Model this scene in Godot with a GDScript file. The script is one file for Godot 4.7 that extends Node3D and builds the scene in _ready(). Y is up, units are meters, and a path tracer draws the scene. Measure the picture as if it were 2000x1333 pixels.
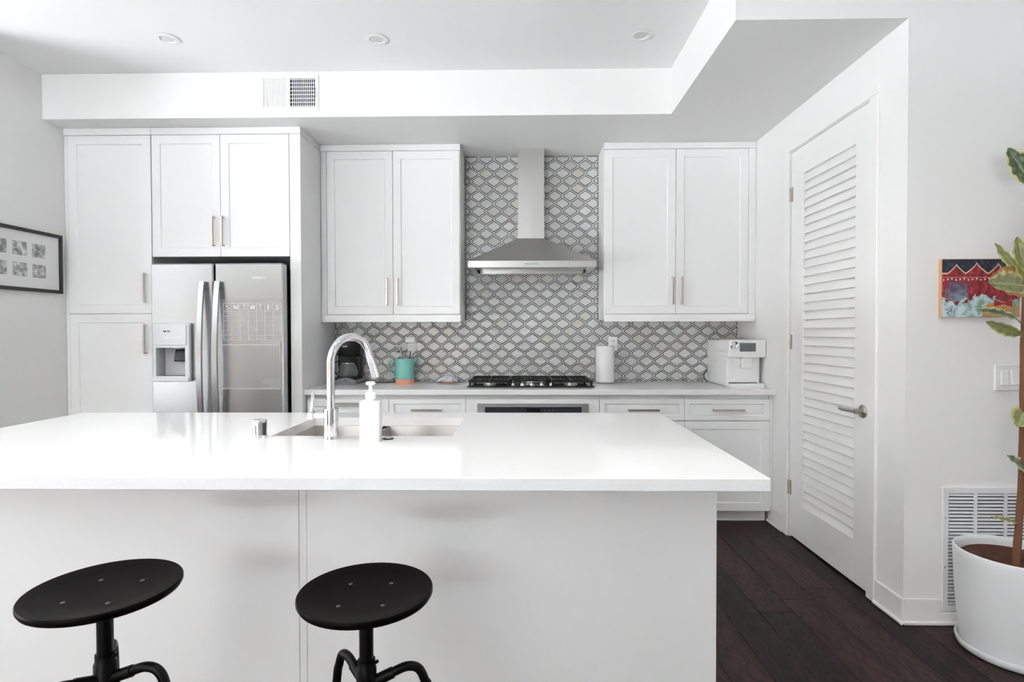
extends Node3D
# A white kitchen with an island, seen from the living room. Metres, y up, the camera at x = 0, z = 0 looks along -z.

const BACK := -4.435      # back wall
const LEFT := -3.09       # left wall
const RIGHT := 1.70       # right wall with the louvred door
const FRONT := -2.525     # wall that turns towards the living room
const WEST := -6.6       # far wall of the dining side
const EAST := 7.0
const REAR := 4.2
const SOFFIT := 2.682
const CEIL := 2.97

var xf := Transform3D.IDENTITY
var M := {}
var used := {}

func _ready() -> void:
	view_and_light()
	materials()
	shell()
	door_and_trim()
	island()
	tall_cabinets()
	upper_cabinets()
	base_cabinets()
	refrigerator()
	hood()
	backsplash()
	cooktop_and_oven()
	sink_and_faucet()
	counter_things()
	stools()
	wall_things()
	plant()
	downlights()
	bookcase()

func view_and_light() -> void:
	var cam := Camera3D.new()
	cam.name = "camera"
	add_child(cam)
	cam.fov = rad_to_deg(2.0 * atan(666.5 / 1099.2))
	cam.near = 0.05
	cam.far = 100.0
	cam.transform = Transform3D(Basis(Vector3.UP, 0.0179) * Basis(Vector3.RIGHT, -0.0167) * Basis(Vector3.BACK, -0.0019), Vector3(0, 1.3076, 0))
	cam.current = true
	var sky_mat := ProceduralSkyMaterial.new()
	sky_mat.sky_top_color = Color(0.80, 0.86, 0.95)
	sky_mat.sky_horizon_color = Color(0.95, 0.96, 0.97)
	sky_mat.ground_horizon_color = Color(0.925, 0.945, 0.965)
	sky_mat.ground_bottom_color = Color(0.925, 0.945, 0.965)
	sky_mat.ground_energy_multiplier = 2.0
	sky_mat.sky_energy_multiplier = 0.5
	sky_mat.sun_angle_max = 1.0
	var sky := Sky.new()
	sky.sky_material = sky_mat
	var env := Environment.new()
	env.background_mode = Environment.BG_SKY
	env.sky = sky
	env.background_energy_multiplier = 5.6
	env.tonemap_mode = Environment.TONE_MAPPER_LINEAR
	env.tonemap_exposure = 1.64
	env.sdfgi_enabled = true
	env.ssao_enabled = true
	env.ssil_enabled = true
	var we := WorldEnvironment.new()
	we.name = "environment"
	we.environment = env
	add_child(we)

# ---------------------------------------------------------------- objects
func numbered(parent: Node, called: String) -> String:
	var key := str(parent.get_instance_id()) + called
	var n: int = used.get(key, 0)
	used[key] = n + 1
	return called if n == 0 else "%s_%03d" % [called, n]

func thing(called: String, label: String, category: String, at := Vector3.ZERO, group := "") -> Node3D:
	var o := Node3D.new()
	o.name = numbered(self, called)
	add_child(o)
	o.position = at
	tag(o, label, category, group)
	return o

func tag(o: Node, label: String, category: String, group := "", kind := "") -> void:
	if label: o.set_meta("label", label)
	if category: o.set_meta("category", category)
	if group: o.set_meta("group", group)
	if kind: o.set_meta("kind", kind)

func mk() -> SurfaceTool:
	xf = Transform3D.IDENTITY
	var st := SurfaceTool.new()
	st.begin(Mesh.PRIMITIVE_TRIANGLES)
	return st

func obj(called: String, st: SurfaceTool, m: Material, parent: Node = self, at := Vector3.ZERO) -> MeshInstance3D:
	st.index()
	var mesh := st.commit()
	return inst(called, mesh, m, parent, at)

func inst(called: String, mesh: Mesh, m: Material, parent: Node, at := Vector3.ZERO) -> MeshInstance3D:
	var o := MeshInstance3D.new()
	o.mesh = mesh
	if m: o.material_override = m
	o.name = numbered(parent, called)
	parent.add_child(o)
	o.position = at
	return o

func struct(called: String, st: SurfaceTool, m: Material, label := "") -> MeshInstance3D:
	var o := obj(called, st, m)
	tag(o, label, "", "", "structure")
	return o

# ---------------------------------------------------------------- shapes
func tri3(st: SurfaceTool, a: Vector3, b: Vector3, c: Vector3, na: Vector3, nb: Vector3, nc: Vector3) -> void:
	if (b - a).cross(c - a).dot(na + nb + nc) > 0.0:
		var t := b; b = c; c = t
		t = nb; nb = nc; nc = t
	var q := xf.basis
	st.set_normal((q * na).normalized()); st.add_vertex(xf * a)
	st.set_normal((q * nb).normalized()); st.add_vertex(xf * b)
	st.set_normal((q * nc).normalized()); st.add_vertex(xf * c)

func tri(st: SurfaceTool, a: Vector3, b: Vector3, c: Vector3, n: Vector3) -> void:
	tri3(st, a, b, c, n, n, n)

func quad(st: SurfaceTool, a: Vector3, b: Vector3, c: Vector3, d: Vector3, n: Vector3) -> void:
	tri3(st, a, b, c, n, n, n)
	tri3(st, a, c, d, n, n, n)

# box with chamfered edges; faces named in skip ("+z", "-z") are left open
func cbox(st: SurfaceTool, lo: Vector3, hi: Vector3, b := 0.002, skip := "") -> void:
	var size := hi - lo
	b = minf(b, 0.45 * minf(size.x, minf(size.y, size.z)))
	var mid := (lo + hi) * 0.5
	var h := size * 0.5
	for ax in 3:
		var u := (ax + 1) % 3
		var w := (ax + 2) % 3
		for s in [-1.0, 1.0]:
			if ax == 2 and ((s > 0 and skip.contains("+z")) or (s < 0 and skip.contains("-z"))):
				continue
			var q: Array[Vector3] = []
			for k in [[-1, -1], [1, -1], [1, 1], [-1, 1]]:
				var p := mid
				p[ax] += s * h[ax]
				p[u] += k[0] * (h[u] - b)
				p[w] += k[1] * (h[w] - b)
				q.append(p)
			var n := Vector3.ZERO
			n[ax] = s
			quad(st, q[0], q[1], q[2], q[3], n)
	if b <= 0.0: return
	for ax in 3:
		var u := (ax + 1) % 3
		var w := (ax + 2) % 3
		for su in [-1.0, 1.0]:
			for sw in [-1.0, 1.0]:
				var q: Array[Vector3] = []
				for k in [[-1, 0], [1, 0], [1, 1], [-1, 1]]:
					var p := mid
					p[ax] += k[0] * (h[ax] - b)
					p[u] += su * (h[u] - (b if k[1] == 1 else 0.0))
					p[w] += sw * (h[w] - (b if k[1] == 0 else 0.0))
					q.append(p)
				var n := Vector3.ZERO
				n[u] = su
				n[w] = sw
				quad(st, q[0], q[1], q[2], q[3], n.normalized())
	for sx in [-1.0, 1.0]:
		for sy in [-1.0, 1.0]:
			for sz in [-1.0, 1.0]:
				var s := Vector3(sx, sy, sz)
				tri(st, mid + s * (h - Vector3(0, b, b)), mid + s * (h - Vector3(b, 0, b)), mid + s * (h - Vector3(b, b, 0)), s.normalized())

func box(x0: float, y0: float, z0: float, x1: float, y1: float, z1: float, b := 0.002) -> SurfaceTool:
	var st := mk()
	cbox(st, Vector3(x0, y0, z0), Vector3(x1, y1, z1), b)
	return st

func rect4(lo: Vector2, hi: Vector2, z: float) -> Array[Vector3]:
	return [Vector3(lo.x, lo.y, z), Vector3(hi.x, lo.y, z), Vector3(hi.x, hi.y, z), Vector3(lo.x, hi.y, z)]

# box whose +z face has a sunk rectangle (a shaker door, a recess) or a hole that goes through
func recbox(st: SurfaceTool, lo: Vector3, hi: Vector3, b: float, hlo: Vector2, hhi: Vector2, depth: float, slope := 0.0, through := false) -> void:
	cbox(st, lo, hi, b, "+z-z" if through else "+z")
	var side: Array[Vector3] = [Vector3.DOWN, Vector3.RIGHT, Vector3.UP, Vector3.LEFT]
	var outer := rect4(Vector2(lo.x + b, lo.y + b), Vector2(hi.x - b, hi.y - b), hi.z)
	var inner := rect4(hlo, hhi, hi.z)
	var z1 := lo.z if through else hi.z - depth
	var low := rect4(hlo + Vector2.ONE * slope, hhi - Vector2.ONE * slope, z1)
	for k in 4:
		var j := (k + 1) % 4
		quad(st, outer[k], outer[j], inner[j], inner[k], Vector3.BACK)
		quad(st, inner[k], inner[j], low[j], low[k], (-side[k] * maxf(depth, 0.001) + Vector3.BACK * slope).normalized())
		if through:
			var ob := rect4(Vector2(lo.x + b, lo.y + b), Vector2(hi.x - b, hi.y - b), lo.z)
			quad(st, ob[k], ob[j], low[j], low[k], Vector3.FORWARD)
	if not through:
		quad(st, low[0], low[1], low[2], low[3], Vector3.BACK)

# turned shape round the y axis; profile of (radius, height)
func lathe(st: SurfaceTool, prof: Array, seg := 32, crease := 40.0) -> void:
	var n := prof.size()
	var sn: Array[Vector2] = []
	for i in n - 1:
		var d: Vector2 = prof[i + 1] - prof[i]
		sn.append(Vector2(d.y, -d.x).normalized() if d.length() > 1e-7 else Vector2.RIGHT)
	var area := 0.0
	for i in n - 1:
		area += prof[i].x * prof[i + 1].y - prof[i + 1].x * prof[i].y
	area += prof[n - 1].x * prof[0].y - prof[0].x * prof[n - 1].y
	var flip := -1.0 if area < 0 else 1.0
	var cc := cos(deg_to_rad(crease))
	for i in n - 1:
		var n0 := sn[i]
		var n1 := sn[i]
		if i > 0 and sn[i - 1].dot(sn[i]) > cc: n0 = (sn[i - 1] + sn[i]).normalized()
		if i < n - 2 and sn[i + 1].dot(sn[i]) > cc: n1 = (sn[i + 1] + sn[i]).normalized()
		n0 *= flip
		n1 *= flip
		var a: Vector2 = prof[i]
		var b: Vector2 = prof[i + 1]
		for k in seg:
			var t0 := TAU * k / seg
			var t1 := TAU * (k + 1) / seg
			var c0 := Vector3(cos(t0), 0, sin(t0))
			var c1 := Vector3(cos(t1), 0, sin(t1))
			var p0 := c0 * a.x + Vector3.UP * a.y
			var p1 := c1 * a.x + Vector3.UP * a.y
			var p2 := c1 * b.x + Vector3.UP * b.y
			var p3 := c0 * b.x + Vector3.UP * b.y
			var m0 := c0 * n0.x + Vector3.UP * n0.y
			var m1 := c1 * n0.x + Vector3.UP * n0.y
			var m2 := c1 * n1.x + Vector3.UP * n1.y
			var m3 := c0 * n1.x + Vector3.UP * n1.y
			if a.x > 1e-6: tri3(st, p0, p1, p2, m0, m1, m2)
			if b.x > 1e-6: tri3(st, p0, p2, p3, m0, m2, m3)

func rod(st: SurfaceTool, a: Vector3, b: Vector3, r: float, seg := 14, ch := 0.0) -> void:
	var keep := xf
	var d := b - a
	var y := d.normalized()
	var x := y.cross(Vector3.RIGHT if absf(y.x) < 0.9 else Vector3.UP).normalized()
	xf = keep * Transform3D(Basis(x, y, x.cross(y)), a)
	var l := d.length()
	if ch > 0.0: lathe(st, [Vector2(0, 0), Vector2(r - ch, 0), Vector2(r, ch), Vector2(r, l - ch), Vector2(r - ch, l), Vector2(0, l)], seg)
	else: lathe(st, [Vector2(0, 0), Vector2(r, 0), Vector2(r, l), Vector2(0, l)], seg)
	xf = keep

func smooth(pts: Array, steps := 6) -> Array:
	var out := []
	for i in pts.size() - 1:
		var p0 = pts[maxi(i - 1, 0)]
		var p3 = pts[mini(i + 2, pts.size() - 1)]
		for k in steps:
			out.append(pts[i].cubic_interpolate(pts[i + 1], p0, p3, float(k) / steps))
	out.append(pts[-1])
	return out

# round tube along points; r is one radius or one per point
func tube(st: SurfaceTool, pts: Array, r, seg := 12, caps := true) -> void:
	var n := pts.size()
	var tang: Array[Vector3] = []
	for i in n:
		tang.append((pts[mini(i + 1, n - 1)] - pts[maxi(i - 1, 0)]).normalized())
	var u: Vector3 = tang[0].cross(Vector3.UP if absf(tang[0].y) < 0.9 else Vector3.RIGHT).normalized()
	var rings := []
	for i in n:
		u = (u - tang[i] * u.dot(tang[i])).normalized()
		var w := tang[i].cross(u)
		var rad: float = r[i] if r is Array else r
		var ring := []
		for k in seg:
			var t := TAU * k / seg
			var dir := u * cos(t) + w * sin(t)
			ring.append([pts[i] + dir * rad, dir])
		rings.append(ring)
	for i in n - 1:
		for k in seg:
			var j := (k + 1) % seg
			var a = rings[i][k]; var b = rings[i][j]; var c = rings[i + 1][j]; var d = rings[i + 1][k]
			tri3(st, a[0], b[0], c[0], a[1], b[1], c[1])
			tri3(st, a[0], c[0], d[0], a[1], c[1], d[1])
	if caps:
		for k in seg:
			var j := (k + 1) % seg
			tri(st, pts[0], rings[0][k][0], rings[0][j][0], -tang[0])
			tri(st, pts[n - 1], rings[n - 1][k][0], rings[n - 1][j][0], tang[n - 1])

# flat bar swept along points: width across 'side', thickness across the third direction
func strap(st: SurfaceTool, pts: Array, side: Vector3, w: float, t: float, ch := 0.003) -> void:
	var n := pts.size()
	var sec := [Vector2(-w + ch, -t), Vector2(w - ch, -t), Vector2(w, -t + ch), Vector2(w, t - ch), Vector2(w - ch, t), Vector2(-w + ch, t), Vector2(-w, t - ch), Vector2(-w, -t + ch)]
	var rings := []
	var tg := []
	for i in n:
		var tan: Vector3 = (pts[mini(i + 1, n - 1)] - pts[maxi(i - 1, 0)]).normalized()
		var s := (side - tan * side.dot(tan)).normalized()
		var up := s.cross(tan)
		tg.append(tan)
		var ring := []
		for p in sec: ring.append(pts[i] + s * p.x + up * p.y)
		rings.append([ring, s, up])
	for i in n - 1:
		for k in 8:
			var j := (k + 1) % 8
			var d: Vector2 = sec[j] - sec[k]
			var no := Vector2(d.y, -d.x).normalized()
			var n0: Vector3 = rings[i][1] * no.x + rings[i][2] * no.y
			var n1: Vector3 = rings[i + 1][1] * no.x + rings[i + 1][2] * no.y
			tri3(st, rings[i][0][k], rings[i][0][j], rings[i + 1][0][j], n0, n0, n1)
			tri3(st, rings[i][0][k], rings[i + 1][0][j], rings[i + 1][0][k], n0, n1, n1)
	for k in range(1, 7):
		tri(st, rings[0][0][0], rings[0][0][k], rings[0][0][k + 1], -tg[0])
		tri(st, rings[n - 1][0][0], rings[n - 1][0][k], rings[n - 1][0][k + 1], tg[n - 1])

# polygon in x, y pulled along z, front edge eased by ch
func prism(st: SurfaceTool, poly: PackedVector2Array, z0: float, z1: float, ch := 0.0, crease := 30.0) -> void:
	if Geometry2D.is_polygon_clockwise(poly): poly.reverse()
	var n := poly.size()
	var en: Array[Vector2] = []
	for i in n:
		var d := poly[(i + 1) % n] - poly[i]
		en.append(Vector2(d.y, -d.x).normalized())
	var cc := cos(deg_to_rad(crease))
	var vn := []
	var ins := PackedVector2Array()
	for i in n:
		var e0 := en[(i + n - 1) % n]
		var e1 := en[i]
		var av := (e0 + e1).normalized()
		vn.append([av if e0.dot(e1) > cc else e0, av if e0.dot(e1) > cc else e1])
		ins.append(poly[i] - av * ch / maxf(0.3, av.dot(e1)))
	for i in n:
		var j := (i + 1) % n
		var na: Vector2 = vn[i][1]
		var nb: Vector2 = vn[j][0]
		var a := poly[i]
		var b := poly[j]
		var n0 := Vector3(na.x, na.y, 0)
		var n1 := Vector3(nb.x, nb.y, 0)
		var zf := z1 - ch
		tri3(st, Vector3(a.x, a.y, z0), Vector3(b.x, b.y, z0), Vector3(b.x, b.y, zf), n0, n1, n1)
		tri3(st, Vector3(a.x, a.y, z0), Vector3(b.x, b.y, zf), Vector3(a.x, a.y, zf), n0, n1, n0)
		if ch > 0.0:
			var m0 := (n0 + Vector3.BACK).normalized()
			var m1 := (n1 + Vector3.BACK).normalized()
			tri3(st, Vector3(a.x, a.y, zf), Vector3(b.x, b.y, zf), Vector3(ins[j].x, ins[j].y, z1), m0, m1, m1)
			tri3(st, Vector3(a.x, a.y, zf), Vector3(ins[j].x, ins[j].y, z1), Vector3(ins[i].x, ins[i].y, z1), m0, m1, m0)
	var ix := Geometry2D.triangulate_polygon(poly)
	for k in range(0, ix.size(), 3):
		var a := poly[ix[k]]; var b := poly[ix[k + 1]]; var c := poly[ix[k + 2]]
		tri(st, Vector3(a.x, a.y, z0), Vector3(b.x, b.y, z0), Vector3(c.x, c.y, z0), Vector3.FORWARD)
		a = ins[ix[k]]; b = ins[ix[k + 1]]; c = ins[ix[k + 2]]
		tri(st, Vector3(a.x, a.y, z1), Vector3(b.x, b.y, z1), Vector3(c.x, c.y, z1), Vector3.BACK)

func round_rect(lo: Vector2, hi: Vector2, r: float, seg := 5) -> PackedVector2Array:
	var out := PackedVector2Array()
	var cs := [Vector2(hi.x - r, hi.y - r), Vector2(lo.x + r, hi.y - r), Vector2(lo.x + r, lo.y + r), Vector2(hi.x - r, lo.y + r)]
	for k in 4:
		for i in seg + 1:
			var t := PI / 2 * (k + float(i) / seg)
			out.append(cs[k] + Vector2(cos(t), sin(t)) * r)
	return out

func text(parent: Node, called: String, words: String, at: Vector3, height: float, width: float, m: Material, font := "Droid Sans", turn := 0.0) -> MeshInstance3D:
	var f := SystemFont.new()
	f.font_names = [font]
	var t := TextMesh.new()
	t.text = words
	t.font = f
	t.font_size = 32
	t.depth = 0.0006
	t.pixel_size = 0.001
	var bb := t.get_aabb()
	var o := inst(called, t, m, parent, at)
	o.scale = Vector3(width / maxf(bb.size.x, 0.001), height / maxf(bb.size.y, 0.001), 1)
	o.rotation.y = turn
	return o

# ---------------------------------------------------------------- materials
func mat(called: String, c: Color, rough: float, metal := 0.0) -> StandardMaterial3D:
	var m := StandardMaterial3D.new()
	m.resource_name = called
	m.albedo_color = c
	m.roughness = rough
	m.metallic = metal
	M[called] = m
	return m

func noise_tex(seed_: int, freq: float, size: int, c0: Color, c1: Color, octaves := 4) -> NoiseTexture2D:
	var n := FastNoiseLite.new()
	n.seed = seed_
	n.frequency = freq
	n.fractal_octaves = octaves
	var g := Gradient.new()
	g.set_color(0, c0)
	g.set_color(1, c1)
	var t := NoiseTexture2D.new()
	t.noise = n
	t.width = size
	t.height = size
	t.seamless = true
	t.color_ramp = g
	return t

func triplanar(m: StandardMaterial3D, s: Vector3, world := true) -> StandardMaterial3D:
	m.uv1_triplanar = true
	m.uv1_world_triplanar = world
	m.uv1_scale = s
	return m

func wood_image(seed_: int) -> ImageTexture:
	# u runs across the plank, v along it: cathedral figure, fine pores, slow tone drift
	var a := FastNoiseLite.new()
	a.seed = seed_
	a.frequency = 1.0
	a.fractal_octaves = 3
	var w := 192
	var h := 1024
	var im := Image.create(w, h, false, Image.FORMAT_RGB8)
	var dark := Color(0.085, 0.060, 0.060)
	var light := Color(0.300, 0.222, 0.212)
	for y in h:
		var v := float(y) / h * 6.0
		for x in w:
			var u := float(x) / w
			var bend := a.get_noise_2d(u * 1.6, v * 0.9) * 0.9 + a.get_noise_2d(40.0, v * 0.5) * 0.5
			var ring := 0.5 + 0.5 * sin((absf(u - 0.5) * 5.0 + v * 0.7 + bend * 2.2) * TAU)
			var pore := a.get_noise_2d(u * 90.0, v * 2.4 + 100.0)
			var tone := a.get_noise_2d(u * 1.1 + 300.0, v * 0.35)
			var g := clampf(0.50 + 0.30 * (ring - 0.5) + 0.40 * pore + 0.24 * tone, 0.0, 1.0)
			im.set_pixel(x, y, dark.lerp(light, g))
	return ImageTexture.create_from_image(im)

func materials() -> void:
	mat("wall_paint", Color(0.936, 0.934, 0.930), 0.6)
	mat("oak", Color(0.64, 0.56, 0.48), 0.5)
	mat("ceiling_paint", Color(0.965, 0.964, 0.962), 0.8)
	mat("trim_paint", Color(0.945, 0.943, 0.938), 0.35)
	mat("cabinet", Color(0.945, 0.944, 0.942), 0.38)
	mat("grout", Color(0.90, 0.90, 0.895), 0.8)
	mat("tile_line", Color(0.12, 0.12, 0.135), 0.45)
	var glow := mat("lamp_lens", Color(0.95, 0.94, 0.92), 0.5)
	glow.emission_enabled = true
	glow.emission = Color(1.0, 0.98, 0.95)
	glow.emission_energy_multiplier = 1.5
	mat("fence_wood", Color(0.45, 0.40, 0.35), 0.9)
	mat("black_gap", Color(0.03, 0.03, 0.03), 0.9)
	mat("nickel", Color(0.74, 0.715, 0.68), 0.32, 1.0)
	mat("hinge_metal", Color(0.70, 0.67, 0.63), 0.4, 1.0)
	mat("screw_metal", Color(0.42, 0.41, 0.40), 0.5, 1.0)
	mat("chrome", Color(0.90, 0.90, 0.91), 0.06, 1.0)
	mat("black_paint", Color(0.022, 0.022, 0.024), 0.40).metallic_specular = 0.3
	mat("black_plastic", Color(0.035, 0.035, 0.038), 0.4)
	mat("pale_plastic", Color(0.72, 0.72, 0.73), 0.4)
	mat("grey_plastic", Color(0.50, 0.50, 0.51), 0.4)
	mat("silver_plastic", Color(0.84, 0.845, 0.85), 0.35, 0.0)
	mat("white_plastic", Color(0.96, 0.96, 0.96), 0.3)
	mat("white_gloss", Color(0.90, 0.90, 0.90), 0.3)
	mat("paper", Color(0.955, 0.955, 0.955), 0.9)
	mat("iron", Color(0.05, 0.05, 0.052), 0.55)
	mat("black_glass", Color(0.03, 0.03, 0.035), 0.06)
	mat("panel_glass", Color(0.17, 0.17, 0.19), 0.12)
	mat("screen_grey", Color(0.40, 0.41, 0.42), 0.12)
	mat("frame_black", Color(0.13, 0.13, 0.13), 0.5)
	mat("mat_board", Color(0.925, 0.922, 0.92), 0.9)
	mat("teal", Color(0.50, 0.765, 0.725), 0.18)
	mat("coral", Color(0.96, 0.66, 0.55), 0.6)
	mat("bark", Color(0.44, 0.29, 0.20), 0.85)
	mat("soil_cover", Color(0.31, 0.17, 0.12), 0.8)
	mat("ceramic", Color(0.92, 0.925, 0.93), 0.32)
	mat("wood_tan", Color(0.78, 0.60, 0.45), 0.6)
	mat("print_white", Color(0.96, 0.96, 0.96), 0.6)
	mat("print_dark", Color(0.20, 0.20, 0.21), 0.5)
	mat("vent_grey", Color(0.90, 0.90, 0.905), 0.5)
	mat("lens", Color(0.86, 0.86, 0.85), 0.5)
	var acrylic := mat("acrylic", Color(0.95, 0.96, 0.97, 0.10), 0.05)
	acrylic.transparency = BaseMaterial3D.TRANSPARENCY_ALPHA
	var glass := mat("carafe_glass", Color(0.75, 0.77, 0.78, 0.16), 0.03)
	glass.transparency = BaseMaterial3D.TRANSPARENCY_ALPHA
	var q := mat("quartz", Color(1, 1, 1), 0.07)
	q.albedo_texture = noise_tex(3, 0.06, 512, Color(0.940, 0.940, 0.940), Color(0.962, 0.962, 0.960))
	triplanar(q, Vector3(3, 3, 3))
	# brushed steel: fine streaks in tone, the polish even
	var streak := noise_tex(8, 0.09, 512, Color(0.86, 0.86, 0.86), Color(0.93, 0.93, 0.925), 3)
	var s1 := mat("steel_up", Color(0.76, 0.765, 0.77), 0.25, 1.0)      # grain runs up and down
	s1.albedo_texture = streak
	triplanar(s1, Vector3(24, 0.35, 24))
	var s2 := mat("steel_across", Color(0.90, 0.895, 0.89), 0.28, 1.0)   # grain runs left and right
	s2.albedo_texture = streak
	triplanar(s2, Vector3(0.35, 24, 24))
	var s3 := mat("sink_steel", Color(0.86, 0.835, 0.815), 0.30, 1.0)
	s3.albedo_texture = streak
	triplanar(s3, Vector3(0.5, 20, 0.5))
	var seat := mat("seat_lacquer", Color(1, 1, 1), 0.36)
	seat.metallic_specular = 0.14
	seat.albedo_texture = noise_tex(21, 0.05, 256, Color(0.022, 0.020, 0.020), Color(0.070, 0.058, 0.055))
	triplanar(seat, Vector3(2.0, 6, 14), false)
	# glazed tiles in four close tones
	var tones := [Color(0.875, 0.875, 0.875), Color(0.845, 0.850, 0.845), Color(0.835, 0.835, 0.800), Color(0.815, 0.815, 0.815)]
	for k in 4:
		var t := mat("tile_%d" % k, tones[k], 0.20)
		t.albedo_texture = noise_tex(50, 0.12, 256, Color(0.93, 0.93, 0.93), Color(1, 1, 1))
		triplanar(t, Vector3(8, 8, 8))
	# floor boards in eight variants of two grain pictures
	var grains := [wood_image(4), wood_image(19)]
	for k in 8:
		var f := mat("board_%d" % k, [Color(1, 1, 1), Color(0.86, 0.84, 0.84), Color(1.0, 0.93, 0.91), Color(0.92, 0.92, 0.95), Color(0.80, 0.80, 0.82), Color(1.0, 0.97, 0.95), Color(0.90, 0.85, 0.84), Color(0.96, 0.95, 0.97)][k], 0.48)
		f.metallic_specular = 0.28
		f.albedo_texture = grains[k % 2]
		triplanar(f, Vector3(1.0 / 0.22, 1.0, 1.0 / 2.2), false)
		f.uv1_offset = Vector3(0.13 * k, 0, 0.29 * k)

# ---------------------------------------------------------------- the room
# wall in the plane x = const or z = const made of blocks round its openings; holes are [from, to, low, high] along the wall
func wall_blocks(st: SurfaceTool, along_z: bool, p0: float, p1: float, a0: float, a1: float, top: float, holes: Array) -> void:
	var cuts := [a0, a1]
	for h in holes:
		cuts.append(h[0]); cuts.append(h[1])
	cuts.sort()
	for i in cuts.size() - 1:
		var c0: float = cuts[i]
		var c1: float = cuts[i + 1]
		if c1 - c0 < 1e-4: continue
		var spans := [[0.0, top]]
		for h in holes:
			if c0 >= h[0] - 1e-4 and c1 <= h[1] + 1e-4: spans = [[0.0, h[2]], [h[3], top]]
		for s in spans:
			if s[1] - s[0] < 1e-3: continue
			if along_z: cbox(st, Vector3(p0, s[0], c0), Vector3(p1, s[1], c1), 0.0)
			else: cbox(st, Vector3(c0, s[0], p0), Vector3(c1, s[1], p1), 0.0)

func window_frame(n: int, along_z: bool, p0: float, p1: float, a0: float, a1: float, y0: float, y1: float, bars: int) -> void:
	var st := mk()
	var w := 0.05
	var bits := [[a0, a0 + w, y0, y1], [a1 - w, a1, y0, y1], [a0 + w, a1 - w, y0, y0 + w], [a0 + w, a1 - w, y1 - w, y1]]
	for k in bars:
		var m := lerpf(a0, a1, (k + 1.0) / (bars + 1.0))
		bits.append([m - 0.02, m + 0.02, y0 + w, y1 - w])
	for b in bits:
		if along_z: cbox(st, Vector3(p0, b[2], b[0]), Vector3(p1, b[3], b[1]), 0.003)
		else: cbox(st, Vector3(b[0], b[2], p0), Vector3(b[1], b[3], p1), 0.003)
	struct("window_%d" % n, st, M.trim_paint, "white window frame of the living room")

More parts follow.
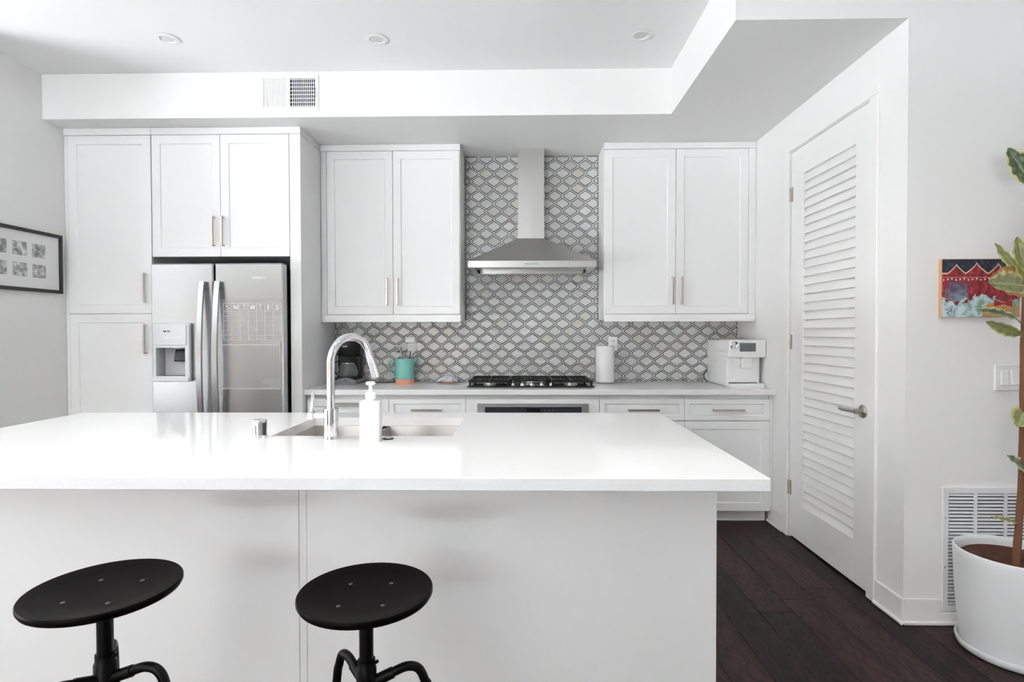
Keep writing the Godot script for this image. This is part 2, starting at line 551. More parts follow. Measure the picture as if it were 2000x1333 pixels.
func shell() -> void:
	# floor: slab with sunk joints, boards laid on it
	var st := mk()
	cbox(st, Vector3(WEST - 0.15, -0.20, BACK - 0.15), Vector3(EAST + 0.15, -0.012, REAR + 0.15), 0.0)
	var fl := struct("floor", st, M.black_gap, "dark stained oak plank floor")
	var rng := RandomNumberGenerator.new()
	rng.seed = 77
	var w := 0.162
	var lens := [0.75, 1.05, 1.4, 1.85]
	var boards := []
	for l in lens:
		var bt := mk()
		cbox(bt, Vector3(0.0006, -0.012, 0.0006), Vector3(w - 0.0006, 0.0, l - 0.0006), 0.0012)
		bt.index()
		boards.append(bt.commit())
	var x := LEFT - 0.02
	while x < 3.0:
		var z := BACK - rng.randf() * 0.7
		while z < 0.6:
			var k := rng.randi() % 4
			inst("plank", boards[k], M["board_%d" % (rng.randi() % 8)], fl, Vector3(x, 0, z))
			z += lens[k]
		x += w
	# boards behind the camera and along the far right, joined
	var far := mk()
	for r in 66:
		var xx := LEFT - 0.02 + r * w
		var z0 := 2.46 if xx < 3.0 else BACK
		cbox(far, Vector3(xx + 0.0006, -0.012, z0), Vector3(xx + w - 0.0006, 0.0, REAR + 0.1), 0.0)
	for r in 22:
		var xw := LEFT - 0.02 - (r + 1) * w
		cbox(far, Vector3(xw + 0.0006, -0.012, -2.95), Vector3(xw + w - 0.0006, 0.0, REAR + 0.1), 0.0)
	var fo := obj("far_planks", far, M.board_1, fl)
	tag(fo, "", "", "", "stuff")

	st = mk()
	cbox(st, Vector3(WEST - 0.15, CEIL, BACK - 0.15), Vector3(EAST + 0.15, CEIL + 0.15, REAR + 0.15), 0.0)
	struct("ceiling", st, M.ceiling_paint, "flat white ceiling with recessed lights")
	st = mk()
	var poly := PackedVector2Array([Vector2(LEFT, -BACK), Vector2(LEFT, 3.597), Vector2(0.945, 3.597), Vector2(0.945, -FRONT), Vector2(RIGHT, -FRONT), Vector2(RIGHT, -BACK)])
	xf = Transform3D(Basis(Vector3.RIGHT, -PI / 2), Vector3(0, SOFFIT, 0))
	prism(st, poly, 0.0, CEIL - SOFFIT)
	struct("ceiling_soffit", st, M.wall_paint, "white dropped soffit running over the kitchen cabinets")

	st = mk()
	wall_blocks(st, true, LEFT - 0.15, LEFT, BACK - 0.15, -2.95, CEIL, [])
	struct("wall_left", st, M.wall_paint, "white left wall with a framed photo collage")
	st = mk()
	wall_blocks(st, false, -3.10, -2.95, WEST - 0.15, LEFT - 0.15, CEIL, [])
	struct("wall_dining", st, M.wall_paint, "white back wall of the dining side")
	st = mk()
	wall_blocks(st, true, WEST - 0.15, WEST, -2.95, REAR + 0.15, CEIL, [[-1.9, 0.5, 0.0, 2.6], [2.75, 3.4, 0.0, 2.6]])
	struct("wall_west", st, M.wall_paint, "white far left wall with tall glass doors")
	window_frame(1, true, WEST - 0.11, WEST - 0.05, -1.9, 0.5, 0.0, 2.6, 1)
	window_frame(2, true, WEST - 0.11, WEST - 0.05, 2.75, 3.4, 0.0, 2.6, 0)
	st = mk()
	cbox(st, Vector3(WEST - 2.6, 2.75, -4.0), Vector3(WEST - 0.15, 2.95, REAR + 2.6), 0.0)
	cbox(st, Vector3(WEST - 0.15, 2.75, REAR + 0.15), Vector3(EAST + 0.15, 2.95, REAR + 2.6), 0.0)
	cbox(st, Vector3(EAST + 0.15, 2.75, -4.0), Vector3(EAST + 2.6, 2.95, REAR + 2.6), 0.0)
	struct("ceiling_porch", st, M.ceiling_paint, "porch roof outside the glass doors")
	st = mk()
	cbox(st, Vector3(WEST - 4.6, 0.0, -6.0), Vector3(WEST - 4.5, 2.3, REAR + 4.6), 0.0)
	cbox(st, Vector3(WEST - 4.6, 0.0, REAR + 4.5), Vector3(EAST + 4.5, 2.3, REAR + 4.6), 0.0)
	cbox(st, Vector3(EAST + 4.5, 0.0, -6.0), Vector3(EAST + 4.6, 2.3, REAR + 4.6), 0.0)
	struct("wall_garden", st, M.fence_wood, "garden fence outside the glass doors")
	st = mk()
	wall_blocks(st, false, BACK - 0.15, BACK, LEFT, 1.82, CEIL, [])
	struct("wall_back", st, M.wall_paint, "white wall behind the kitchen cabinets")
	st = mk()
	wall_blocks(st, true, RIGHT, RIGHT + 0.12, BACK, FRONT - 0.002, CEIL, [[-3.604, -2.780, 0.0, 2.436]])
	struct("wall_right", st, M.wall_paint, "white side wall with the louvred door")
	st = mk()
	wall_blocks(st, false, FRONT - 0.12, FRONT, RIGHT + 0.12, EAST, CEIL, [])
	wall_blocks(st, false, FRONT - 0.002, FRONT, RIGHT, RIGHT + 0.12, CEIL, [])
	struct("wall_front", st, M.wall_paint, "white wall facing the living room behind the potted plant")
	st = mk()   # the closet behind the louvred door
	cbox(st, Vector3(2.55, 0, BACK - 0.15), Vector3(2.67, CEIL, FRONT - 0.12), 0.0)
	cbox(st, Vector3(RIGHT + 0.12, 0, BACK - 0.15), Vector3(2.55, CEIL, BACK), 0.0)
	struct("wall_closet", st, M.wall_paint, "closet walls behind the louvred door")
	st = mk()
	wall_blocks(st, true, EAST, EAST + 0.15, FRONT - 0.12, REAR + 0.15, CEIL, [[-0.7, -0.1, 0.0, 2.6]])
	struct("wall_east", st, M.wall_paint, "white far wall of the living room")
	window_frame(4, true, EAST + 0.05, EAST + 0.11, -0.7, -0.1, 0.0, 2.6, 0)
	st = mk()
	wall_blocks(st, false, REAR, REAR + 0.15, WEST, EAST, CEIL, [[-3.1, -1.3, 0.0, 2.6]])
	window_frame(3, false, REAR + 0.05, REAR + 0.11, -3.1, -1.3, 0.0, 2.6, 0)
	struct("wall_rear", st, M.wall_paint, "white rear wall of the living room with glass doors")

func door_and_trim() -> void:
	# casing round the louvred door
	var st := mk()
	var c := RIGHT - 0.014
	cbox(st, Vector3(c, 0, -3.664), Vector3(RIGHT + 0.002, 2.436, -3.606), 0.003)
	cbox(st, Vector3(c, 0, -2.778), Vector3(RIGHT + 0.002, 2.436, -2.714), 0.003)
	cbox(st, Vector3(c, 2.436, -3.664), Vector3(RIGHT + 0.002, 2.494, -2.714), 0.003)
	cbox(st, Vector3(RIGHT, 0, -3.606), Vector3(RIGHT + 0.12, 2.436, -3.602), 0.0)
	cbox(st, Vector3(RIGHT, 0, -2.782), Vector3(RIGHT + 0.12, 2.436, -2.778), 0.0)
	cbox(st, Vector3(RIGHT, 2.432, -3.602), Vector3(RIGHT + 0.12, 2.436, -2.782), 0.0)
	struct("trim_1", st, M.trim_paint, "white flat casing round the louvred door")
	# baseboards with a quarter-round shoe
	st = mk()
	for r in [[-3.885, -3.664], [-2.714, FRONT + 0.012]]:
		cbox(st, Vector3(RIGHT - 0.012, 0.0, r[0]), Vector3(RIGHT, 0.115, r[1]), 0.003)
		cbox(st, Vector3(RIGHT - 0.026, 0.0, r[0]), Vector3(RIGHT - 0.012, 0.020, r[1] + (0.014 if r[1] > -2.6 else 0.0)), 0.006)
	struct("baseboard_right", st, M.trim_paint, "white baseboard at the foot of the side wall")
	st = mk()
	cbox(st, Vector3(RIGHT, 0.0, FRONT), Vector3(1.862, 0.115, FRONT + 0.012), 0.003)
	cbox(st, Vector3(1.862, 0.0, FRONT), Vector3(2.46, 0.056, FRONT + 0.012), 0.003)
	cbox(st, Vector3(2.46, 0.0, FRONT), Vector3(EAST, 0.115, FRONT + 0.012), 0.003)
	cbox(st, Vector3(RIGHT - 0.012, 0.0, FRONT + 0.012), Vector3(EAST, 0.020, FRONT + 0.026), 0.006)
	struct("baseboard_front", st, M.trim_paint, "white baseboard under the return air grille")

	# louvred door, hung in the opening, face a little behind the casing
	var d := Node3D.new()
	d.name = "door_1"
	add_child(d)
	d.position = Vector3(RIGHT + 0.004, 0.012, -3.600)
	d.rotation.y = -PI / 2         # local x runs towards the camera, local z out of the door into the kitchen
	tag(d, "white louvred closet door with satin nickel lever handle", "door", "", "structure")
	var W := 0.816
	var H := 2.418
	var T := 0.035
	var s0 := 0.147
	var s1 := 0.683
	var y0 := 0.225
	var y1 := 2.252
	obj("stile", box(0, 0, -T, s0, H, 0, 0.002), M.trim_paint, d)
	obj("stile", box(s1, 0, -T, W, H, 0, 0.002), M.trim_paint, d)
	obj("rail", box(s0, 0, -T, s1, y0, 0, 0.001), M.trim_paint, d)
	obj("rail", box(s0, y1, -T, s1, H, 0, 0.001), M.trim_paint, d)
	var n := 39
	var pitch := (y1 - y0) / n
	st = mk()
	xf = Transform3D(Basis(Vector3.RIGHT, deg_to_rad(-15.0)), Vector3.ZERO)
	cbox(st, Vector3(s0, -0.031, -0.0035), Vector3(s1, 0.031, 0.0035), 0.002)
	st.index()
	var slat := st.commit()
	for k in n:
		inst("slat", slat, M.trim_paint, d, Vector3(0, y0 + pitch * (k + 0.5), -0.0145))
	for y in [2.156, 1.227, 0.303]:
		var hs := mk()
		rod(hs, Vector3(-0.008, y - 0.045, 0.006), Vector3(-0.008, y + 0.045, 0.006), 0.0065, 12, 0.001)
		cbox(hs, Vector3(-0.008, y - 0.045, -0.002), Vector3(0.020, y + 0.045, 0.0015), 0.0005)
		obj("hinge", hs, M.hinge_metal, d)
	var hs := mk()
	var hx := 0.762
	var hy := 0.893
	xf = Transform3D(Basis(Vector3.RIGHT, PI / 2), Vector3(hx, hy, 0))
	lathe(hs, [Vector2(0, 0), Vector2(0.033, 0), Vector2(0.033, 0.005), Vector2(0.028, 0.010), Vector2(0.014, 0.012), Vector2(0.012, 0.045), Vector2(0, 0.046)], 28)
	var hd := obj("handle", hs, M.hinge_metal, d)
	hs = mk()
	tube(hs, smooth([Vector3(hx + 0.008, hy, 0.045), Vector3(hx - 0.03, hy, 0.050), Vector3(hx - 0.09, hy - 0.001, 0.052), Vector3(hx - 0.125, hy + 0.001, 0.046)], 5), 0.0085, 12)
	obj("lever", hs, M.hinge_metal, hd)
	obj("latch_plate", box(W - 0.0005, hy - 0.028, -0.030, W + 0.0012, hy + 0.028, -0.004, 0.0003), M.hinge_metal, d)

# ---------------------------------------------------------------- cabinets
func shaker(called: String, parent: Node, x0: float, y0: float, x1: float, y1: float, zf: float, m: Material, fr := 0.058, gap := 0.0015) -> MeshInstance3D:
	var st := mk()
	recbox(st, Vector3(x0 + gap, y0 + gap, zf - 0.019), Vector3(x1 - gap, y1 - gap, zf), 0.0015, Vector2(x0 + fr, y0 + fr), Vector2(x1 - fr, y1 - fr), 0.007, 0.005)
	return obj(called, st, m, parent)

func pull(parent: Node, x: float, y: float, z: float, length: float, upright: bool) -> void:
	var st := mk()
	var a := Vector3.UP if upright else Vector3.RIGHT
	var h := a * length * 0.5
	var c := Vector3(x, y, z)
	var r := 0.0068
	cbox(st, c - h - (Vector3.ONE - a) * r + Vector3(0, 0, 0.028), c + h + (Vector3.ONE - a) * r + Vector3(0, 0, 0.028), 0.0015)
	for s in [-1.0, 1.0]:
		var p: Vector3 = c + h * s * (1.0 - 0.012 / length)
		cbox(st, p - Vector3(0.0045, 0.0045, 0.0), p + Vector3(0.0045, 0.0045, 0.026), 0.0008)
	obj("handle", st, M.nickel, parent)

func island() -> void:
	var t := thing("kitchen_island", "white panelled kitchen island base behind the black stools", "island", Vector3.ZERO)
	var x0 := -2.11
	var x1 := 0.621
	var zf := -1.80
	var zb := -2.68
	var y1 := 0.878
	obj("end_panel", box(x1 - 0.02, 0, zb, x1, y1, zf - 0.019, 0.0015), M.cabinet, t)
	obj("end_panel", box(x0, 0, zb, x0 + 0.02, y1, zf - 0.019, 0.0015), M.cabinet, t)
	obj("face_panel", box(x0, 0, zf - 0.018, -0.7245, y1, zf, 0.001), M.cabinet, t)
	obj("face_panel", box(-0.6985, 0, zf - 0.018, x1, y1, zf, 0.001), M.cabinet, t)
	obj("joint_strip", box(-0.7235, 0, zf - 0.018, -0.6995, y1, zf - 0.0005, 0.0012), M.cabinet, t)
	obj("carcass", box(x0 + 0.02, 0.09, zb + 0.02, -1.0, y1, zf - 0.019, 0.0), M.cabinet, t)
	obj("carcass", box(-0.2, 0.09, zb + 0.02, x1 - 0.02, y1, zf - 0.019, 0.0), M.cabinet, t)
	obj("toe_kick", box(x0 + 0.02, 0, zb + 0.07, x1 - 0.02, 0.09, zf - 0.019, 0.0), M.cabinet, t)
	var xs := [x0, -1.42, -0.98, -0.23, 0.2, x1]
	for k in 5:
		var st := mk()
		xf = Transform3D(Basis(Vector3.UP, PI), Vector3(0, 0, zb))
		recbox(st, Vector3(-xs[k + 1] + 0.0015, 0.0925, -0.019), Vector3(-xs[k] - 0.0015, y1 - 0.02, 0.0), 0.0015, Vector2(-xs[k + 1] + 0.06, 0.15), Vector2(-xs[k] - 0.06, y1 - 0.08), 0.007, 0.005)
		obj("door", st, M.cabinet, t)
	# worktop with the sink cut out of it
	var st := mk()
	xf = Transform3D(Basis(Vector3.RIGHT, -PI / 2), Vector3.ZERO)    # x, -z, y
	recbox(st, Vector3(-2.151, 1.505, 0.878), Vector3(0.663, 2.718, 0.915), 0.0025, Vector2(-0.950, 2.105), Vector2(-0.262, 2.560), 0.037, 0.0, true)
	var w := obj("island_worktop", st, M.quartz)
	tag(w, "long polished white quartz worktop on the kitchen island", "worktop")

func tall_cabinets() -> void:
	var zf := -3.76
	var t := thing("pantry_cabinet", "tall white pantry cabinet against the left wall beside the refrigerator", "cabinet")
	obj("body", box(LEFT + 0.002, 0.09, BACK + 0.001, -2.497, SOFFIT - 0.048, zf - 0.020, 0.001), M.cabinet, t)
	obj("toe_kick", box(LEFT + 0.002, 0.0, BACK + 0.001, -2.497, 0.09, zf - 0.09, 0.0), M.cabinet, t)
	obj("filler", box(LEFT + 0.002, 0.09, zf - 0.020, -3.064, SOFFIT - 0.048, zf - 0.004, 0.001), M.cabinet, t)
	obj("crown", box(LEFT + 0.002, SOFFIT - 0.047, BACK + 0.001, -2.494, SOFFIT - 0.001, zf + 0.004, 0.002), M.cabinet, t)
	var d := shaker("door", t, -3.062, 1.433, -2.495, SOFFIT - 0.048, zf, M.cabinet)
	pull(d, -2.538, 1.606, zf, 0.20, true)
	d = shaker("door", t, -3.062, 0.092, -2.495, 1.433, zf, M.cabinet)
	pull(d, -2.540, 1.262, zf, 0.20, true)

	t = thing("refrigerator_cabinet", "white two-door cabinet with side panel enclosing the refrigerator", "cabinet")
	obj("body", box(-2.493, 1.830, BACK + 0.001, -1.558, SOFFIT - 0.048, zf - 0.020, 0.001), M.cabinet, t)
	obj("side_panel", box(-1.556, 0.0, BACK + 0.001, -1.482, SOFFIT - 0.048, zf, 0.0015), M.cabinet, t)
	obj("crown", box(-2.492, SOFFIT - 0.047, BACK + 0.001, -1.480, SOFFIT - 0.001, zf + 0.004, 0.002), M.cabinet, t)
	d = shaker("door", t, -2.491, 1.815, -2.025, SOFFIT - 0.048, zf, M.cabinet)
	pull(d, -2.069, 1.984, zf, 0.20, true)
	d = shaker("door", t, -2.025, 1.815, -1.558, SOFFIT - 0.048, zf, M.cabinet)
	pull(d, -2.005, 1.984, zf, 0.20, true)

func upper_cabinets() -> void:
	var zf := -4.13
	var rows := [
		["white two-door wall cabinet over the coffee maker and teal pitcher", -1.479, -0.450, -1.437, -0.947, -0.455, -0.990, -0.914],
		["white two-door wall cabinet over the paper towels and white coffee machine", 0.600, 1.698, 0.604, 1.1205, 1.646, 1.095, 1.158]]
	for r in rows:
		var t := thing("wall_cabinet", r[0], "cabinet", Vector3.ZERO, "wall cabinets either side of the hood")
		obj("body", box(r[1], 1.395, BACK + 0.001, r[2], SOFFIT - 0.048, zf - 0.020, 0.001), M.cabinet, t)
		if r[3] - r[1] > 0.02: obj("filler", box(r[1], 1.434, zf - 0.020, r[3] - 0.001, SOFFIT - 0.048, zf - 0.001, 0.001), M.cabinet, t)
		if r[2] - r[5] > 0.02: obj("filler", box(r[5] + 0.001, 1.434, zf - 0.020, r[2], SOFFIT - 0.048, zf - 0.001, 0.001), M.cabinet, t)
		obj("crown", box(r[1], SOFFIT - 0.047, BACK + 0.001, r[2], SOFFIT - 0.001, zf + 0.003, 0.002), M.cabinet, t)
		obj("light_rail", box(r[1], 1.379, zf - 0.022, r[2], 1.433, zf - 0.001, 0.002), M.cabinet, t)
		var d := shaker("door", t, r[3], 1.435, r[4], SOFFIT - 0.048, zf, M.cabinet)
		pull(d, r[6], 1.602, zf, 0.20, true)
		d = shaker("door", t, r[4], 1.435, r[5], SOFFIT - 0.048, zf, M.cabinet)
		pull(d, r[7], 1.602, zf, 0.20, true)

func base_cabinets() -> void:
	var zf := -3.825
	var top := 0.849
	var names := ["white base cabinet with full-height pull-out door beside the refrigerator panel", "white base cabinet with top drawer beside the oven under the pitcher", "white base cabinet holding the built-in oven under the cooktop", "white base cabinet with top drawer beside the oven under the paper towels", "white base cabinet with drawer and door under the white coffee machine"]
	var xs := [-1.480, -0.913, -0.384, 0.525, 1.100, 1.672]
	for k in 5:
		var a: float = xs[k]
		var b: float = xs[k + 1]
		var t := thing("base_cabinet", names[k], "cabinet", Vector3.ZERO, "base cabinets along the back wall")
		if k == 2:
			obj("body", box(a + 0.001, 0.09, BACK + 0.001, a + 0.07, 0.877, zf - 0.020, 0.0), M.cabinet, t)
			obj("body", box(b - 0.07, 0.09, BACK + 0.001, b - 0.001, 0.877, zf - 0.020, 0.0), M.cabinet, t)
			obj("body", box(a + 0.07, 0.822, BACK + 0.001, b - 0.07, 0.877, zf - 0.020, 0.0), M.cabinet, t)
			var st := mk()
			recbox(st, Vector3(a + 0.0015, 0.085, zf - 0.019), Vector3(b - 0.0015, top, zf), 0.0015, Vector2(-0.307, 0.12), Vector2(0.453, 0.817), 0.019, 0.0, true)
			obj("face_frame", st, M.cabinet, t)
		else:
			obj("body", box(a + 0.001, 0.09, BACK + 0.001, b - 0.001, 0.877, zf - 0.020, 0.0), M.cabinet, t)
		obj("toe_kick", box(a, 0.0, BACK + 0.001, b, 0.09, -3.893, 0.0), M.cabinet, t)
		if k == 0:
			var d := shaker("door", t, a + 0.004, 0.085, b, top, zf, M.cabinet, 0.052)
			pull(d, -1.195, 0.820, zf, 0.20, false)
		elif k != 2:
			var d := shaker("drawer", t, a, 0.701, b, top, zf, M.cabinet, 0.034)
			pull(d, [0, -0.650, 0, 0.820, 1.391][k], 0.775, zf, 0.21, false)
			shaker("door", t, a, 0.085, b, 0.699, zf, M.cabinet, 0.056)
		if k == 4:
			obj("filler", box(b + 0.001, 0.085, BACK + 0.001, RIGHT - 0.001, 0.877, zf - 0.012, 0.001), M.cabinet, t)
	var w := obj("kitchen_worktop", box(-1.4815, 0.878, BACK + 0.001, RIGHT - 0.0005, 0.915, -3.792, 0.0025), M.quartz)
	tag(w, "white quartz worktop along the tiled back wall", "worktop")

func refrigerator() -> void:
	var t := thing("refrigerator", "stainless steel side-by-side refrigerator with ice dispenser and wall calendar sheet", "refrigerator")
	obj("body", box(-2.425, 0.03, BACK + 0.04, -1.572, 1.735, -3.742, 0.004), M.frame_black, t)
	obj("base_grille", box(-2.41, 0.0, -4.3, -1.59, 0.09, -3.72, 0.002), M.black_plastic, t)
	for x in [-2.40, -1.60]:
		obj("hinge_cover", box(x - 0.02, 1.7355, -3.82, x + 0.02, 1.765, -3.69, 0.006), M.frame_black, t)
	# freezer door with the dispenser recess
	var st := mk()
	recbox(st, Vector3(-2.440, 0.10, -3.736), Vector3(-2.0245, 1.760, -3.660), 0.008, Vector2(-2.392, 1.005), Vector2(-2.196, 1.330), 0.066, 0.006)
	var d := obj("door", st, M.steel_up, t)
	var b := mk()
	recbox(b, Vector3(-2.416, 0.984, -3.6595), Vector3(-2.168, 1.368, -3.630), 0.006, Vector2(-2.390, 1.020), Vector2(-2.198, 1.206), 0.03, 0.0, true)
	var bz := obj("dispenser", b, M.silver_plastic, d)
	obj("control_panel", box(-2.402, 1.222, -3.630, -2.184, 1.356, -3.6235, 0.004), M.silver_plastic, bz)
	for q in [[-2.336, -2.316], [-2.309, -2.300], [-2.297, -2.291]]:
		obj("display_mark", box(q[0], 1.309, -3.6237, q[1], 1.318, -3.6228, 0.0), M.print_dark, bz)
	obj("panel_line", box(-2.335, 1.271, -3.6237, -2.215, 1.2735, -3.6230, 0.0), M.white_plastic, bz)
	var cav := mk()
	cbox(cav, Vector3(-2.3915, 1.018, -3.7255), Vector3(-2.1965, 1.212, -3.722), 0.0)
	cbox(cav, Vector3(-2.3915, 1.018, -3.722), Vector3(-2.388, 1.212, -3.661), 0.0)
	cbox(cav, Vector3(-2.200, 1.018, -3.722), Vector3(-2.1965, 1.212, -3.661), 0.0)
	cbox(cav, Vector3(-2.388, 1.208, -3.722), Vector3(-2.200, 1.212, -3.661), 0.0)
	obj("cavity", cav, M.pale_plastic, bz)
	var pd := mk()
	xf = Transform3D(Basis(Vector3.RIGHT, deg_to_rad(-16)), Vector3(-2.255, 1.205, -3.700))
	cbox(pd, Vector3(-0.045, -0.095, -0.006), Vector3(0.045, 0.0, 0.008), 0.006)
	obj("paddle", pd, M.black_plastic, bz)
	var sp := mk()
	xf = Transform3D(Basis.IDENTITY, Vector3(-2.270, 1.196, -3.685))
	lathe(sp, [Vector2(0, 0), Vector2(0.030, 0), Vector2(0.036, 0.012), Vector2(0, 0.012)], 20)
	obj("chute", sp, M.silver_plastic, bz)
	var tr := mk()
	var lip := PackedVector2Array([Vector2(-2.412, 3.66), Vector2(-2.172, 3.66), Vector2(-2.172, 3.618), Vector2(-2.215, 3.606), Vector2(-2.292, 3.601), Vector2(-2.369, 3.606), Vector2(-2.412, 3.618)])
	xf = Transform3D(Basis(Vector3.RIGHT, -PI / 2), Vector3(0, 0.990, 0))
	prism(tr, lip, 0.0, 0.022, 0.004)
	obj("drip_tray", tr, M.silver_plastic, bz)
	handle_bow(d, -2.087)
	# fresh food door
	var e := obj("door", box(-2.0145, 0.10, -3.736, -1.566, 1.760, -3.660, 0.008), M.steel_up, t)
	handle_bow(e, -1.985)
	text(e, "logo", "Whirlpool", Vector3(-1.724, 1.664, -3.6588), 0.020, 0.086, M.print_white, "Droid Serif")

	# clear planning sheets stuck on the door
	var c := thing("wall_calendar", "clear acrylic weekly calendar sheet on the refrigerator door", "calendar", Vector3(-1.771, 1.375, -3.6555))
	obj("sheet", box(-0.196, -0.145, -0.0042, 0.196, 0.150, -0.0012, 0.0006), M.acrylic, c)
	var days := ["S", "M", "T", "W", "T", "F", "S"]
	for k in 7:
		text(c, "letter", days[k], Vector3(-0.158 + 0.0545 * k, 0.094, -0.0006), 0.032, [0.021, 0.029, 0.023, 0.036, 0.023, 0.019, 0.021][k], M.print_white)
	for k in 8:
		obj("grid_line", box(-0.1855 + 0.0545 * k - 0.0005, -0.118, -0.0012, -0.1855 + 0.0545 * k + 0.0005, 0.121, -0.0005, 0.0), M.print_white, c)
	for k in 8:
		var y := 0.121 - 0.0 if k == 0 else 0.068 - 0.0310 * (k - 1)
		obj("grid_line", box(-0.186, y - 0.0005, -0.0012, 0.196, y + 0.0005, -0.0005, 0.0), M.print_white, c)
	var n := thing("note_sheet", "blank clear acrylic note sheet under the calendar on the refrigerator", "sheet", Vector3(-1.771, 1.080, -3.6555))
	obj("sheet", box(-0.196, -0.145, -0.0042, 0.186, 0.145, -0.0012, 0.0006), M.acrylic, n)
	for q in [[-0.196, -0.145, 0.186, -0.1435], [0.1845, -0.145, 0.186, 0.145], [-0.196, 0.1435, 0.186, 0.145]]:
		obj("border", box(q[0], q[1], -0.0013, q[2], q[3], -0.0006, 0.0), M.print_white, n)

func handle_bow(d: Node, x: float) -> void:
	var st := mk()
	var pts := []
	for k in 25:
		var s := k / 24.0
		var bow := sin(PI * s)
		pts.append(Vector3(x, lerpf(0.56, 1.640, s), -3.640 + 0.046 * pow(bow, 0.8)))
	strap(st, pts, Vector3.RIGHT, 0.0195, 0.0075, 0.0035)
	for y in [0.585, 1.615]:
		cbox(st, Vector3(x - 0.016, y - 0.022, -3.661), Vector3(x + 0.016, y + 0.022, -3.632), 0.003)
	obj("handle", st, M.steel_up, d)

# ---------------------------------------------------------------- hood, tiles, oven, cooktop
func hood() -> void:
	var t := thing("range_hood", "stainless steel chimney range hood on the patterned tile wall", "range hood")
	var zb := BACK + 0.0125
	obj("chimney", box(-0.031, 2.008, zb, 0.169, SOFFIT - 0.001, -4.255, 0.0015), M.steel_across, t)
	# slanted canopy
	var st := mk()
	var lo := [Vector3(-0.379, 1.806, -3.95), Vector3(0.521, 1.806, -3.95), Vector3(0.521, 1.806, zb), Vector3(-0.379, 1.806, zb)]
	var hi := [Vector3(-0.033, 2.010, -4.253), Vector3(0.171, 2.010, -4.253), Vector3(0.171, 2.010, zb), Vector3(-0.033, 2.010, zb)]
	for k in 3 + 1:
		var j := (k + 1) % 4
		var n: Vector3 = (lo[j] - lo[k]).cross(hi[k] - lo[k]).normalized()
		if n.dot(lo[k] - Vector3(0.07, 1.85, -4.3)) < 0: n = -n
		quad(st, lo[k], lo[j], hi[j], hi[k], n)
	quad(st, hi[0], hi[1], hi[2], hi[3], Vector3.UP)
	obj("canopy", st, M.steel_across, t)
	# lip with the open underside
	st = mk()
	xf = Transform3D(Basis(Vector3.RIGHT, PI / 2), Vector3.ZERO)     # x, z, -y
	recbox(st, Vector3(-0.379, zb, -1.806), Vector3(0.521, -3.95, -1.757), 0.0015, Vector2(-0.340, zb + 0.03), Vector2(0.482, -3.985), 0.022, 0.0)
	var lip := obj("lip", st, M.steel_across, t)
	for k in 2:
		obj("filter", box(-0.325 + 0.40 * k, 1.7795, zb + 0.05, 0.065 + 0.40 * k, 1.787, -4.02, 0.002), M.steel_up, lip)
	for x in [-0.33, 0.472]:
		obj("bracket", box(x - 0.006, 1.757, zb + 0.05, x + 0.006, 1.780, -4.30, 0.001), M.black_plastic, lip)
	for k in 5:
		var bt := mk()
		xf = Transform3D(Basis(Vector3.RIGHT, PI / 2), Vector3(0.322 + 0.0215 * k, 1.790, -3.950))
		lathe(bt, [Vector2(0, 0), Vector2(0.0048, 0), Vector2(0.0040, 0.0025), Vector2(0, 0.003)], 14)
		obj("button", bt, M.white_plastic, lip)
	var bd := obj("badge", box(0.008, 1.768, -3.950, 0.122, 1.796, -3.9475, 0.001), M.silver_plastic, lip)
	text(bd, "lettering", "KitchenAid", Vector3(0.065, 1.782, -3.9474), 0.014, 0.094, M.print_dark, "Droid Sans")

